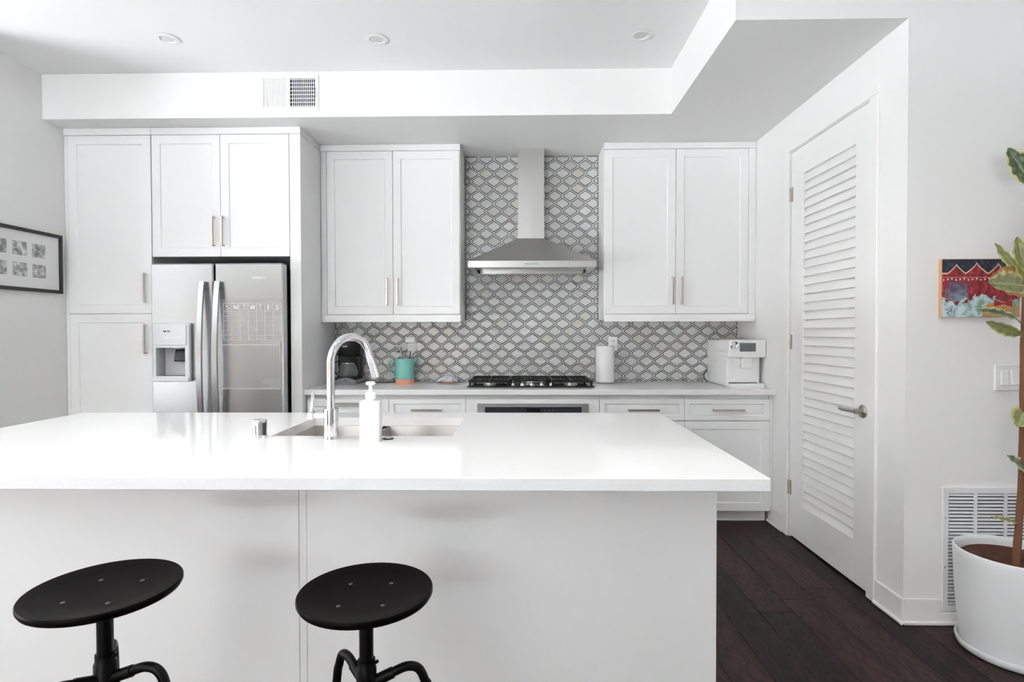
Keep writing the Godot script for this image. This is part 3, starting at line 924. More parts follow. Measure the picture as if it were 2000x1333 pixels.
func backsplash() -> void:
	var t := thing("tile_backsplash", "backsplash of white arabesque lantern tiles with dark outlines behind the cooktop", "backsplash")
	var z0 := BACK + 0.001
	var region := PackedVector2Array([Vector2(-1.480, 0.916), Vector2(1.684, 0.916), Vector2(1.684, 1.394), Vector2(0.599, 1.394), Vector2(0.599, SOFFIT - 0.001), Vector2(-0.449, SOFFIT - 0.001), Vector2(-0.449, 1.394), Vector2(-1.480, 1.394)])
	var st := mk()
	prism(st, region.duplicate(), z0, z0 + 0.005)
	obj("grout_bed", st, M.grout, t)
	var px := 0.1192
	var py := 0.1176
	var half := PackedVector2Array()
	var seg := 7
	var whole := PackedVector2Array()
	for q in 4:
		for k in seg:
			var s := float(k) / seg
			if q % 2 == 1: s = 1.0 - s
			# S curve from the tip (0, py/2) to the flank (px/2, 0), steep at both ends
			var sw := 0.5 - 0.5 * cos(PI * s)
			var x := px * 0.5 * lerpf(sw, sw * sw * (3.0 - 2.0 * sw), 0.12)
			var y := py * 0.5 * (1.0 - s)
			whole.append(Vector2(x * (1.0 if q < 2 else -1.0), y * (1.0 if q == 0 or q == 3 else -1.0)))
	var center := Vector2(0.3776, 1.662)
	var tiles := []
	var hidden := [PackedVector2Array([Vector2(-0.025, 1.95), Vector2(0.163, 1.95), Vector2(0.163, 2.7), Vector2(-0.025, 2.7)]), PackedVector2Array([Vector2(-0.370, 1.765), Vector2(0.512, 1.765), Vector2(0.512, 1.800), Vector2(0.165, 2.005), Vector2(-0.025, 2.005), Vector2(-0.370, 1.800)])]
	for i in range(-40, 41):
		for j in range(-20, 21):
			var c := center + Vector2(px * 0.5 * i, py * 0.5 * j)
			if posmod(i + j, 2) == 1: continue
			var moved := PackedVector2Array()
			var inside := 0
			for p in whole:
				moved.append(p + c)
				if Geometry2D.is_point_in_polygon(p + c, region): inside += 1
			if inside == 0: continue
			var out := true
			for h in hidden:
				if Geometry2D.clip_polygons(moved, h).is_empty(): out = false
			if not out: continue
			tiles.append([inside == whole.size(), c, moved])
	var full := tile_mesh(whole)
	var rng := RandomNumberGenerator.new()
	rng.seed = 5
	var cut := []
	var rest := []
	var n := 0
	for w in tiles:
		var tone := rng.randi() % 7
		tone = [0, 0, 0, 1, 1, 2, 3][tone]
		if w[0] and n < 300:
			n += 1
			tile(t, full, tone, Vector3(w[1].x, w[1].y, z0 + 0.005))
		else: cut.append([w, tone])
	for e in cut:
		for poly in Geometry2D.intersect_polygons(e[0][2], region):
			var c: Vector2 = e[0][1]
			var local := PackedVector2Array()
			for p in poly: local.append(p - c)
			var m := tile_mesh(local)
			if m == null: continue
			if n < 300:
				n += 1
				tile(t, m, e[1], Vector3(c.x, c.y, z0 + 0.005))
			else: rest.append([m, e[1], c])
	if rest.size():
		var lines := SurfaceTool.new()
		var glaze := SurfaceTool.new()
		for r in rest:
			var at := Transform3D(Basis.IDENTITY, Vector3(r[2].x, r[2].y, z0 + 0.005))
			lines.append_from(r[0], 0, at)
			if r[0].get_surface_count() > 1: glaze.append_from(r[0], 1, at)
		var am := lines.commit()
		glaze.commit(am)
		var o := inst("cut_tiles", am, null, t)
		o.set_surface_override_material(0, M.tile_line)
		o.set_surface_override_material(1, M.tile_1)
		tag(o, "", "", "", "stuff")
	print("tiles ", tiles.size(), " parts ", n, " joined ", rest.size())

# dark-edged lantern tile: outline plate below, glazed field above
func tile_mesh(poly: PackedVector2Array) -> ArrayMesh:
	var mesh: ArrayMesh = null
	var line := Geometry2D.offset_polygon(poly, -0.0041)
	var field := Geometry2D.offset_polygon(poly, -0.0092)
	if line.is_empty(): return null
	var st := mk()
	for p in line: prism(st, p, 0.0, 0.0038, 0.0)
	st.index()
	mesh = st.commit()
	if field.size():
		st = mk()
		for p in field: prism(st, p, 0.0, 0.0052, 0.0008)
		st.index()
		st.commit(mesh)
	return mesh

func tile(t: Node, mesh: ArrayMesh, tone: int, at: Vector3) -> void:
	var o := inst("tile", mesh, null, t, at)
	o.set_surface_override_material(0, M.tile_line)
	if mesh.get_surface_count() > 1: o.set_surface_override_material(1, M["tile_%d" % tone])

func cooktop_and_oven() -> void:
	var t := thing("gas_cooktop", "black five-burner gas cooktop with cast iron grates and metal knobs", "cooktop")
	var x0 := -0.386
	var x1 := 0.504
	var zf := -3.935
	var zb := -4.415
	obj("body", box(x0, 0.9152, zb, x1, 0.926, zf, 0.004), M.black_glass, t)
	var third := (x1 - x0 - 0.02) / 3.0
	for k in 3:
		var a := x0 + 0.008 + k * (third + 0.002)
		var b := a + third
		var f := zf - 0.012 if k != 1 else zf - 0.11
		var r := zb + 0.012
		var st := mk()
		var y0 := 0.950
		var y1 := 0.962
		for q in [[a, r, b, r + 0.014], [a, f - 0.014, b, f], [a, r, a + 0.014, f], [b - 0.014, r, b, f]]:
			cbox(st, Vector3(q[0], y0, q[1]), Vector3(q[2], y1, q[3]), 0.003)
		for s in [0.27, 0.73] if k != 1 else [0.5]:
			var zc := lerpf(f, r, s)
			cbox(st, Vector3(a, y0, zc - 0.006), Vector3(b, y1, zc + 0.006), 0.002)
		var xc := (a + b) * 0.5
		cbox(st, Vector3(xc - 0.006, y0, r), Vector3(xc + 0.006, y1, f), 0.002)
		# splayed feet: the grate narrows upwards at the outer corners
		for cx in [a + 0.004, b - 0.018]:
			for cz in [r + 0.002, f - 0.016]:
				cbox(st, Vector3(cx, 0.9262, cz), Vector3(cx + 0.014, y0 + 0.002, cz + 0.014), 0.002)
		obj("grate", st, M.iron, t)
		for s in [0.27, 0.73] if k != 1 else [0.5]:
			var bu := mk()
			xf = Transform3D(Basis.IDENTITY, Vector3(xc, 0.9262, lerpf(f, r, s)))
			lathe(bu, [Vector2(0, 0), Vector2(0.048, 0), Vector2(0.048, 0.006), Vector2(0.036, 0.008), Vector2(0.036, 0.014), Vector2(0, 0.014)], 24)
			var bo := obj("burner", bu, M.steel_across, t)
			bu = mk()
			xf = Transform3D(Basis.IDENTITY, Vector3(xc, 0.9403, lerpf(f, r, s)))
			lathe(bu, [Vector2(0, 0), Vector2(0.032, 0), Vector2(0.030, 0.006), Vector2(0, 0.008)], 24)
			obj("burner_cap", bu, M.iron, bo)
	for k in 5:
		var st := mk()
		xf = Transform3D(Basis.IDENTITY, Vector3(-0.067 + 0.0685 * k, 0.9262, -3.985))
		lathe(st, [Vector2(0, 0), Vector2(0.019, 0), Vector2(0.019, 0.004), Vector2(0.014, 0.006), Vector2(0.0125, 0.016), Vector2(0, 0.017)], 20)
		cbox(st, Vector3(-0.0045, 0.014, -0.017), Vector3(0.0045, 0.032, 0.017), 0.002)
		obj("knob", st, M.chrome, t)

	t = thing("built_in_oven", "stainless steel built-in oven with dark control panel under the cooktop", "oven")
	obj("body", box(-0.303, 0.13, -4.38, 0.449, 0.812, -3.850, 0.0), M.grey_plastic, t)
	var st := mk()
	recbox(st, Vector3(-0.306, 0.690, -3.850), Vector3(0.452, 0.816, -3.811), 0.003, Vector2(-0.254, 0.700), Vector2(0.404, 0.796), 0.003, 0.0)
	var cp := obj("control_panel", st, M.steel_across, t)
	obj("glass", box(-0.253, 0.701, -3.8145, 0.403, 0.795, -3.8115, 0.0005), M.panel_glass, cp)
	obj("display", box(0.028, 0.735, -3.8116, 0.122, 0.786, -3.8106, 0.0), M.black_glass, cp)
	for r in 2:
		for k in 3:
			obj("key", box(0.150 + 0.028 * k, 0.772 - 0.018 * r, -3.8116, 0.153 + 0.028 * k, 0.775 - 0.018 * r, -3.8108, 0.0), M.print_white, cp)
	st = mk()
	recbox(st, Vector3(-0.306, 0.130, -3.850), Vector3(0.452, 0.684, -3.808), 0.003, Vector2(-0.19, 0.22), Vector2(0.336, 0.56), 0.004, 0.0)
	var dr := obj("door", st, M.steel_across, t)
	obj("glass", box(-0.189, 0.221, -3.812, 0.335, 0.559, -3.8088, 0.0), M.black_glass, dr)
	st = mk()
	rod(st, Vector3(-0.25, 0.635, -3.765), Vector3(0.396, 0.635, -3.765), 0.011, 14, 0.001)
	for x in [-0.21, 0.356]: rod(st, Vector3(x, 0.635, -3.808), Vector3(x, 0.635, -3.765), 0.008, 10)
	obj("handle", st, M.steel_across, dr)

# ---------------------------------------------------------------- sink and what stands round it
func sink_and_faucet() -> void:
	var t := thing("kitchen_sink", "stainless steel double bowl sink set in the island worktop", "sink")
	var x0 := -0.945
	var x1 := -0.267
	var xm := -0.620
	var zb := -2.555
	var zf := -2.110
	for q in [[x0, xm - 0.012], [xm + 0.012, x1]]:
		var st := mk()
		# bowl: walls leaning slightly inwards, flat bottom
		var a := [Vector3(q[0], 0.877, zb), Vector3(q[1], 0.877, zb), Vector3(q[1], 0.877, zf), Vector3(q[0], 0.877, zf)]
		var s := 0.012
		var b := [Vector3(q[0] + s, 0.690, zb + s), Vector3(q[1] - s, 0.690, zb + s), Vector3(q[1] - s, 0.690, zf - s), Vector3(q[0] + s, 0.690, zf - s)]
		var c := Vector3((q[0] + q[1]) * 0.5, 0.8, (zb + zf) * 0.5)
		for k in 4:
			var j := (k + 1) % 4
			var m: Vector3 = (a[k] + a[j]) * 0.5
			var n := (c - m); n.y = 0.03
			quad(st, a[k], a[j], b[j], b[k], n.normalized())
		quad(st, b[0], b[1], b[2], b[3], Vector3.UP)
		var bo := obj("bowl", st, M.sink_steel, t)
		st = mk()
		xf = Transform3D(Basis.IDENTITY, Vector3(c.x, 0.6902, c.z - 0.05))
		lathe(st, [Vector2(0, 0), Vector2(0.045, 0), Vector2(0.042, 0.004), Vector2(0.030, 0.003), Vector2(0, 0.002)], 24)
		obj("drain", st, M.chrome, bo)
	obj("divider", box(xm - 0.012, 0.70, zb, xm + 0.012, 0.868, zf, 0.004), M.sink_steel, t)
	var rm := mk()
	xf = Transform3D(Basis(Vector3.RIGHT, -PI / 2), Vector3.ZERO)
	recbox(rm, Vector3(x0 - 0.02, 2.09, 0.8745), Vector3(x1 + 0.02, 2.575, 0.8775), 0.0005, Vector2(x0, 2.110), Vector2(x1, 2.555), 0.003, 0.0, true)
	obj("rim", rm, M.sink_steel, t)

	# pull-down faucet
	var f := thing("kitchen_faucet", "tall chrome gooseneck pull-down faucet beside the sink", "faucet", Vector3(-0.703, 0.915, -2.052))
	var st := mk()
	lathe(st, [Vector2(0, 0), Vector2(0.0262, 0), Vector2(0.0262, 0.002), Vector2(0.0250, 0.006), Vector2(0.0262, 0.018), Vector2(0.0262, 0.108), Vector2(0.0248, 0.112), Vector2(0, 0.112)], 36)
	obj("base", st, M.chrome, f)
	st = mk()
	var R := 0.100
	var dir := Vector3(0.50, 0, -0.866)
	var pts := [Vector3(0, 0.110, 0), Vector3(0, 0.17, 0), Vector3(0, 0.23, 0)]
	for k in range(0, 25):
		var a := PI - (PI + 0.0) * 0.90 * k / 24.0
		pts.append(dir * (R + R * cos(a)) + Vector3.UP * (0.274 + R * sin(a)))
	tube(st, pts, 0.0148, 20)
	obj("spout", st, M.chrome, f)
	var e0: Vector3 = pts[-1]
	var dn: Vector3 = (pts[-1] - pts[-2]).normalized()
	st = mk()
	var head := []
	var hr := []
	for k in 9:
		head.append(e0 + dn * 0.098 * k / 8.0)
		hr.append([0.0160, 0.0168, 0.0170, 0.0174, 0.0178, 0.0182, 0.0185, 0.0186, 0.0178][k])
	tube(st, head, hr, 20)
	var hd := obj("spray_head", st, M.chrome, f)
	st = mk()
	var side := dn.cross(Vector3.FORWARD).normalized()
	rod(st, e0 + dn * 0.055 - side * 0.019, e0 + dn * 0.055 - side * 0.010, 0.007, 10)
	obj("spray_button", st, M.black_plastic, hd)
	st = mk()
	rod(st, Vector3(-0.020, 0.085, 0.0), Vector3(-0.062, 0.085, 0.0), 0.0125, 20, 0.001)
	var hv := obj("valve", st, M.chrome, f)
	st = mk()
	rod(st, Vector3(-0.062, 0.085, 0.0), Vector3(-0.084, 0.085, 0.0), 0.0175, 20, 0.002)
	tube(st, [Vector3(-0.073, 0.095, 0.0), Vector3(-0.069, 0.13, 0.002), Vector3(-0.063, 0.172, 0.004)], [0.0065, 0.0055, 0.0045], 12)
	obj("lever", st, M.chrome, hv)

	var g := thing("air_gap_cap", "short chrome cylinder cap on the worktop left of the faucet", "air gap", Vector3(-0.976, 0.915, -2.068))
	st = mk()
	lathe(st, [Vector2(0, 0), Vector2(0.0258, 0), Vector2(0.0258, 0.064), Vector2(0.0235, 0.068), Vector2(0, 0.068)], 36)
	obj("cap", st, M.chrome, g)
	obj("slot", box(0.017, 0.012, 0.004, 0.0265, 0.058, 0.0175, 0.001), M.black_plastic, g)

	var d := thing("disposal_button", "round chrome disposal air switch button with dark ring on the worktop", "button", Vector3(-0.491, 0.915, -2.048))
	st = mk()
	lathe(st, [Vector2(0, 0), Vector2(0.0205, 0), Vector2(0.0205, 0.002), Vector2(0.0165, 0.0045), Vector2(0, 0.0045)], 28)
	obj("ring", st, M.black_plastic, d)
	st = mk()
	lathe(st, [Vector2(0, 0.0045), Vector2(0.0135, 0.0045), Vector2(0.0125, 0.0075), Vector2(0, 0.008)], 24)
	obj("plunger", st, M.chrome, d)

	var s := thing("soap_dispenser", "square white soap pump bottle standing beside the sink", "soap bottle", Vector3(-0.545, 0.915, -2.012))
	st = mk()
	var body := round_rect(Vector2(-0.0355, -0.0315), Vector2(0.0355, 0.0315), 0.006, 4)
	xf = Transform3D(Basis(Vector3.UP, 0.10) * Basis(Vector3.RIGHT, -PI / 2), Vector3.ZERO)
	prism(st, body, 0.0, 0.146, 0.004)
	obj("bottle", st, M.white_gloss, s)
	st = mk()
	lathe(st, [Vector2(0, 0.1455), Vector2(0.0170, 0.1455), Vector2(0.0170, 0.150), Vector2(0.0190, 0.152), Vector2(0.0190, 0.172), Vector2(0.0170, 0.174), Vector2(0.0065, 0.175), Vector2(0.0060, 0.202), Vector2(0, 0.202)], 28)
	var cl := obj("collar", st, M.white_plastic, s)
	st = mk()
	cbox(st, Vector3(-0.0165, 0.202, -0.011), Vector3(0.0165, 0.2135, 0.011), 0.004)
	cbox(st, Vector3(-0.006, 0.203, -0.040), Vector3(0.006, 0.212, -0.010), 0.003)
	obj("pump_head", st, M.white_plastic, cl)

# ---------------------------------------------------------------- things on the back worktop
func counter_things() -> void:
	var Y := 0.915
	# coffee maker
	var t := thing("coffee_maker", "black drip coffee maker with glass carafe in the corner under the wall cabinet", "coffee maker", Vector3(-1.338, Y, -4.270))
	var st := mk()
	var fp := PackedVector2Array([Vector2(-0.105, -0.12), Vector2(0.105, -0.12), Vector2(0.110, 0.05), Vector2(0.085, 0.095), Vector2(0.0, 0.112), Vector2(-0.085, 0.095), Vector2(-0.110, 0.05)])
	for i in fp.size(): fp[i].y = -fp[i].y
	xf = Transform3D(Basis(Vector3.RIGHT, -PI / 2), Vector3.ZERO)
	prism(st, fp, 0.0, 0.030, 0.006, 50.0)
	obj("base", st, M.grey_plastic, t)
	st = mk()    # arched front of the base
	var arch := PackedVector2Array([Vector2(-0.096, 0.004), Vector2(0.096, 0.004), Vector2(0.094, 0.026), Vector2(0.060, 0.040), Vector2(0.022, 0.049), Vector2(-0.01, 0.048), Vector2(-0.045, 0.034), Vector2(-0.094, 0.022)])
	xf = Transform3D(Basis.IDENTITY, Vector3(0, 0, 0.0))
	prism(st, arch, 0.07, 0.100, 0.004, 50.0)
	var fr := obj("base_front", st, M.grey_plastic, t)
	obj("switch", box(0.012, 0.020, 0.099, 0.030, 0.034, 0.103, 0.002), M.black_plastic, fr)
	obj("hot_plate_deck", box(-0.092, 0.030, -0.11, 0.092, 0.046, 0.068, 0.004), M.black_plastic, t)
	obj("column", box(-0.098, 0.046, -0.118, 0.098, 0.215, -0.050, 0.008), M.black_plastic, t)
	obj("reservoir", box(-0.100, 0.215, -0.118, 0.100, 0.318, 0.000, 0.012), M.black_plastic, t)
	st = mk()
	xf = Transform3D(Basis.IDENTITY, Vector3(0.015, 0.0, 0.008))
	lathe(st, [Vector2(0, 0.205), Vector2(0.045, 0.205), Vector2(0.066, 0.225), Vector2(0.078, 0.300), Vector2(0.074, 0.312), Vector2(0, 0.314)], 28)
	obj("filter_basket", st, M.black_plastic, t)
	obj("nameplate", box(-0.005, 0.280, 0.082, 0.030, 0.287, 0.0865, 0.0005), M.silver_plastic, t)
	obj("water_gauge", box(-0.094, 0.060, -0.0505, -0.084, 0.270, -0.047, 0.001), M.silver_plastic, t)
	var cf := mk()
	xf = Transform3D(Basis.IDENTITY, Vector3(0.012, 0.0465, 0.012))
	lathe(cf, [Vector2(0.0, 0.0), Vector2(0.058, 0.0), Vector2(0.070, 0.012), Vector2(0.074, 0.040), Vector2(0.064, 0.080), Vector2(0.048, 0.112), Vector2(0.046, 0.120)], 36, 60)
	var car := obj("carafe", cf, M.carafe_glass, t)
	cf = mk()
	xf = Transform3D(Basis.IDENTITY, Vector3(0.012, 0.0465, 0.012))
	lathe(cf, [Vector2(0, 0.112), Vector2(0.050, 0.112), Vector2(0.054, 0.120), Vector2(0.052, 0.132), Vector2(0, 0.136)], 28)
	obj("lid", cf, M.black_plastic, car)
	cf = mk()
	strap(cf, smooth([Vector3(-0.040, 0.168, 0.018), Vector3(-0.078, 0.165, 0.035), Vector3(-0.092, 0.130, 0.045), Vector3(-0.084, 0.090, 0.045), Vector3(-0.060, 0.075, 0.035)], 5), Vector3(0.3, 0, 1), 0.010, 0.005, 0.002)
	obj("handle", cf, M.black_plastic, car)
	cf = mk()
	xf = Transform3D(Basis.IDENTITY, Vector3(0.012, 0.0465, 0.012))
	lathe(cf, [Vector2(0.0475, 0.108), Vector2(0.0500, 0.108), Vector2(0.0500, 0.116), Vector2(0.0475, 0.116)], 28)
	obj("band", cf, M.chrome, car)
	var cord := mk()
	tube(cord, smooth([Vector3(-1.215, Y + 0.006, -4.36), Vector3(-1.19, Y + 0.0045, -4.345), Vector3(-1.12, Y + 0.0035, -4.335), Vector3(-1.04, Y + 0.0035, -4.34), Vector3(-1.00, Y + 0.0035, -4.375), Vector3(-0.95, Y + 0.02, -4.405), Vector3(-0.90, Y + 0.12, -4.412), Vector3(-0.875, Y + 0.24, -4.405)], 5), 0.0032, 8)
	var co := obj("power_cord", cord, M.black_plastic)
	tag(co, "thin black power cord lying from the coffee maker to the pitcher", "cord")

	# pitcher with utensils
	t = thing("ceramic_pitcher", "teal glazed pitcher with bare coral base holding utensils", "pitcher", Vector3(-0.903, Y, -4.318))
	st = mk()
	lathe(st, [Vector2(0, 0), Vector2(0.071, 0), Vector2(0.0725, 0.003), Vector2(0.0735, 0.030)], 44)
	obj("foot", st, M.coral, t)
	st = mk()
	var prof := [Vector2(0.0735, 0.030), Vector2(0.0755, 0.032), Vector2(0.0752, 0.10), Vector2(0.0750, 0.184), Vector2(0.0735, 0.188), Vector2(0.0705, 0.186), Vector2(0.0700, 0.10), Vector2(0.068, 0.012), Vector2(0, 0.010)]
	lathe(st, prof, 44)
	obj("body", st, M.teal, t)
	st = mk()    # pouring lip on the right, small V
	var lp := [Vector3(0.072, 0.150, 0), Vector3(0.0735, 0.187, 0.028), Vector3(0.098, 0.191, 0), Vector3(0.0735, 0.187, -0.028)]
	tri(st, lp[0], lp[1], lp[2], Vector3(0.5, -0.4, 0.7).normalized())
	tri(st, lp[0], lp[3], lp[2], Vector3(0.5, -0.4, -0.7).normalized())
	tri(st, lp[1], lp[2], lp[0] + Vector3(-0.002, 0.03, 0), Vector3(-0.3, 0.8, -0.5).normalized())
	tri(st, lp[3], lp[2], lp[0] + Vector3(-0.002, 0.03, 0), Vector3(-0.3, 0.8, 0.5).normalized())
	obj("spout", st, M.teal, t)
	st = mk()
	strap(st, smooth([Vector3(-0.072, 0.162, 0), Vector3(-0.100, 0.170, 0), Vector3(-0.126, 0.150, 0), Vector3(-0.120, 0.110, 0), Vector3(-0.100, 0.075, 0), Vector3(-0.073, 0.045, 0)], 6), Vector3.BACK, 0.012, 0.0055, 0.003)
	obj("handle", st, M.teal, t)
	var C := Vector3(-0.903, Y, -4.318)
	var u := thing("soup_ladle", "polished steel ladle standing bowl up in the teal pitcher", "ladle")
	st = mk()
	tube(st, smooth([C + Vector3(0.020, 0.02, -0.02), C + Vector3(-0.010, 0.17, -0.01), C + Vector3(-0.030, 0.225, 0.0), C + Vector3(-0.042, 0.262, 0.0)], 6), 0.0058, 10)
	obj("handle", st, M.chrome, u)
	st = mk()
	xf = Transform3D(Basis(Vector3.BACK, 0.5), C + Vector3(-0.048, 0.262, 0.004))
	lathe(st, [Vector2(0.0, -0.030), Vector2(0.018, -0.026), Vector2(0.030, -0.014), Vector2(0.034, 0.0), Vector2(0.032, 0.001), Vector2(0.028, -0.012), Vector2(0.016, -0.023), Vector2(0, -0.027)], 24, 60)
	obj("bowl", st, M.chrome, u)
	st = mk()
	strap(st, smooth([C + Vector3(0.0, 0.02, 0.044), C + Vector3(-0.012, 0.19, 0.050), C + Vector3(-0.030, 0.270, 0.052), C + Vector3(-0.052, 0.292, 0.053), C + Vector3(-0.072, 0.280, 0.053)], 6), Vector3.BACK, 0.007, 0.0022, 0.001)
	var w := obj("serving_spoon", st, M.steel_up)
	tag(w, "curved steel spoon handle arching over the left rim of the teal pitcher", "spoon")
	u = thing("slotted_spoon", "slim grey spoon leaning over the right rim of the teal pitcher", "spoon")
	st = mk()
	tube(st, smooth([C + Vector3(-0.045, 0.02, 0.0), C + Vector3(0.055, 0.200, 0.010), C + Vector3(0.085, 0.232, 0.015)], 6), 0.0038, 8)
	obj("handle", st, M.steel_up, u)
	st = mk()
	xf = Transform3D(Basis(Vector3.BACK, 0.30), C + Vector3(0.122, 0.243, 0.017))
	prism(st, round_rect(Vector2(-0.042, -0.006), Vector2(0.042, 0.006), 0.0058, 6), -0.012, 0.012, 0.002)
	obj("bowl", st, M.grey_plastic, u)
	st = mk()
	tube(st, [C + Vector3(0.02, 0.02, 0.0), C + Vector3(0.048, 0.21, -0.03), C + Vector3(0.058, 0.285, -0.036)], [0.004, 0.005, 0.0075], 10)
	w = obj("spatula", st, M.white_plastic)
	tag(w, "plain white spatula handle standing in the teal pitcher", "spatula")

	# dish with a cloth
	st = mk()
	xf = Transform3D(Basis.IDENTITY, Vector3(-0.560, Y, -4.330))
	lathe(st, [Vector2(0, 0), Vector2(0.060, 0), Vector2(0.072, 0.012), Vector2(0.070, 0.014), Vector2(0.056, 0.005), Vector2(0, 0.004)], 32)
	w = obj("wooden_dish", st, M.wood_tan)
	tag(w, "small round tan wooden dish under the crumpled cloth", "dish")
	var nz := FastNoiseLite.new()
	nz.seed = 9
	nz.frequency = 28.0
	st = mk()
	var grid := []
	var N := 22
	for i in N + 1:
		var row := []
		for j in N + 1:
			var p := Vector2(float(i) / N * 2 - 1, float(j) / N * 2 - 1)
			var e := maxf(absf(p.x), absf(p.y))
			var q := Vector3(p.x * 0.078, 0, p.y * 0.055)
			q.y = 0.016 + 0.030 * (1 - e * e) + 0.016 * nz.get_noise_2d(p.x * 0.06 + 3, p.y * 0.06) + 0.022 * maxf(0, p.x) * (1 - e)
			q.y = maxf(q.y, 0.012)
			row.append(q)
		grid.append(row)
	for i in N:
		for j in N:
			var a: Vector3 = grid[i][j]; var b: Vector3 = grid[i + 1][j]; var c: Vector3 = grid[i + 1][j + 1]; var d: Vector3 = grid[i][j + 1]
			var nn := (d - a).cross(b - a).normalized()
			if nn.y < 0: nn = -nn
			quad(st, a, b, c, d, nn)
			quad(st, a - Vector3(0, 0.003, 0), b - Vector3(0, 0.003, 0), c - Vector3(0, 0.003, 0), d - Vector3(0, 0.003, 0), -nn)
	var cloth := mat("cloth", Color(1, 1, 1), 0.95)
	cloth.albedo_texture = noise_tex(33, 0.09, 256, Color(0.62, 0.66, 0.76), Color(1.0, 0.99, 0.97), 2)
	triplanar(cloth, Vector3(16, 16, 16))
	w = obj("dishcloth", st, M.cloth, self, Vector3(-0.575, Y, -4.330))
	tag(w, "crumpled white dishcloth with bluish spots on the small wooden dish", "cloth")

	# paper towels
	t = thing("paper_towel_roll", "white paper towel roll on an upright holder beside the cooktop", "paper towels", Vector3(0.632, Y, -4.300))
	st = mk()
	lathe(st, [Vector2(0.021, 0.008), Vector2(0.068, 0.008), Vector2(0.070, 0.012), Vector2(0.070, 0.276), Vector2(0.068, 0.281), Vector2(0.021, 0.281), Vector2(0.021, 0.008)], 48)
	obj("roll", st, M.paper, t)
	st = mk()
	lathe(st, [Vector2(0, 0), Vector2(0.062, 0), Vector2(0.062, 0.006), Vector2(0.007, 0.0075), Vector2(0.007, 0.279), Vector2(0, 0.281)], 32)
	obj("holder", st, M.grey_plastic, t)
	obj("loose_edge", box(0.0665, 0.010, -0.020, 0.0715, 0.279, -0.0185, 0.0004), M.paper, t)

	# white machine at the right wall
	t = thing("coffee_machine", "white automatic coffee machine with small screen at the right end of the worktop", "coffee machine", Vector3(1.452, Y, -3.96))
	st = mk()
	xf = Transform3D(Basis(Vector3.RIGHT, -PI / 2), Vector3.ZERO)
	prism(st, round_rect(Vector2(-0.006, 0.03), Vector2(0.222, 0.465), 0.010, 3), 0.004, 0.325, 0.006)
	obj("body", st, M.white_plastic, t)
	st = mk()
	prism(st, round_rect(Vector2(-0.012, 0.208), Vector2(0.243, 0.330), 0.014, 5), -0.20, 0.020, 0.006)
	var hd := obj("head", st, M.white_plastic, t)
	st = mk()
	xf = Transform3D(Basis(Vector3.RIGHT, PI / 2), Vector3(0.024, 0.297, 0.020))
	lathe(st, [Vector2(0, 0), Vector2(0.028, 0), Vector2(0.028, 0.004), Vector2(0.023, 0.008), Vector2(0.017, 0.004), Vector2(0, 0.005)], 28)
	obj("dial", st, M.chrome, hd)
	obj("screen", box(0.061, 0.251, 0.0195, 0.172, 0.310, 0.0212, 0.0005), M.screen_grey, hd)
	obj("spout", box(0.082, 0.132, -0.030, 0.158, 0.208, 0.010, 0.006), M.white_plastic, t)
	obj("side_plate", box(0.066, 0.150, -0.032, 0.081, 0.208, -0.006, 0.003), M.white_plastic, t)
	st = mk()
	xf = Transform3D(Basis(Vector3.RIGHT, -PI / 2), Vector3.ZERO)
	prism(st, round_rect(Vector2(0.004, -0.018), Vector2(0.240, 0.12), 0.012, 4), 0.0, 0.026, 0.004)
	obj("drip_tray", st, M.white_plastic, t)
	obj("tray_slot", box(0.004, 0.0262, -0.0299, 0.200, 0.031, -0.024, 0.0), M.black_plastic, t)
	obj("cup_rail", box(0.012, 0.326, -0.44, 0.190, 0.338, -0.20, 0.002), M.nickel, t)
	st = mk()
	tube(st, smooth([Vector3(1.439, Y + 0.085, -4.405), Vector3(1.425, Y + 0.075, -4.395), Vector3(1.408, Y + 0.050, -4.385), Vector3(1.415, Y + 0.018, -4.375), Vector3(1.432, Y + 0.006, -4.38), Vector3(1.440, Y + 0.004, -4.41)], 6), 0.0038, 8)
	w = obj("power_cord", st, M.black_plastic)
	tag(w, "thick black power cord looping behind the white coffee machine", "cord")

	# wall outlets in the tile
	for q in [[-0.868, 1.211, "white wall outlet with adapter behind the teal pitcher"], [0.711, 1.2095, "white wall outlet behind the paper towel roll"]]:
		var o := thing("wall_outlet", q[2], "outlet", Vector3(q[0], q[1], BACK + 0.0112), "outlets in the tile wall")
		st = mk()
		prism(st, round_rect(Vector2(-0.035, -0.0575), Vector2(0.035, 0.0575), 0.004, 3), 0.0, 0.006, 0.002)
		obj("plate", st, M.white_plastic, o)
		for y in [-0.020, 0.020]:
			var so := obj("socket", box(-0.017, y - 0.014, 0.006, 0.017, y + 0.014, 0.0075, 0.0006), M.white_plastic, o)
			for x in [-0.0065, 0.0065]:
				obj("slot", box(x - 0.0012, y - 0.002, 0.0074, x + 0.0012, y + 0.007, 0.0079, 0.0), M.print_dark, so)
	var ad := thing("plug_adapter", "small white plug adapter in the outlet behind the teal pitcher", "adapter", Vector3(-0.872, 1.245, BACK + 0.0195))
	obj("case", box(-0.043, -0.022, 0, 0.033, 0.024, 0.032, 0.004), M.white_plastic, ad)
	for k in 5: obj("rib", box(-0.037 + 0.014 * k, -0.0275, 0.005, -0.029 + 0.014 * k, -0.021, 0.027, 0.001), M.white_plastic, ad)

# ---------------------------------------------------------------- stools
func stools() -> void:
	stool(Vector3(-0.957, 0, -1.262), 0.727, 0.0, 0.020, "black round bar stool, the higher of the two, at the left panel of the island")
	stool(Vector3(-0.371, 0, -1.318), 0.697, 0.26, -0.022, "black round bar stool, the lower of the two, by the seam in the island")

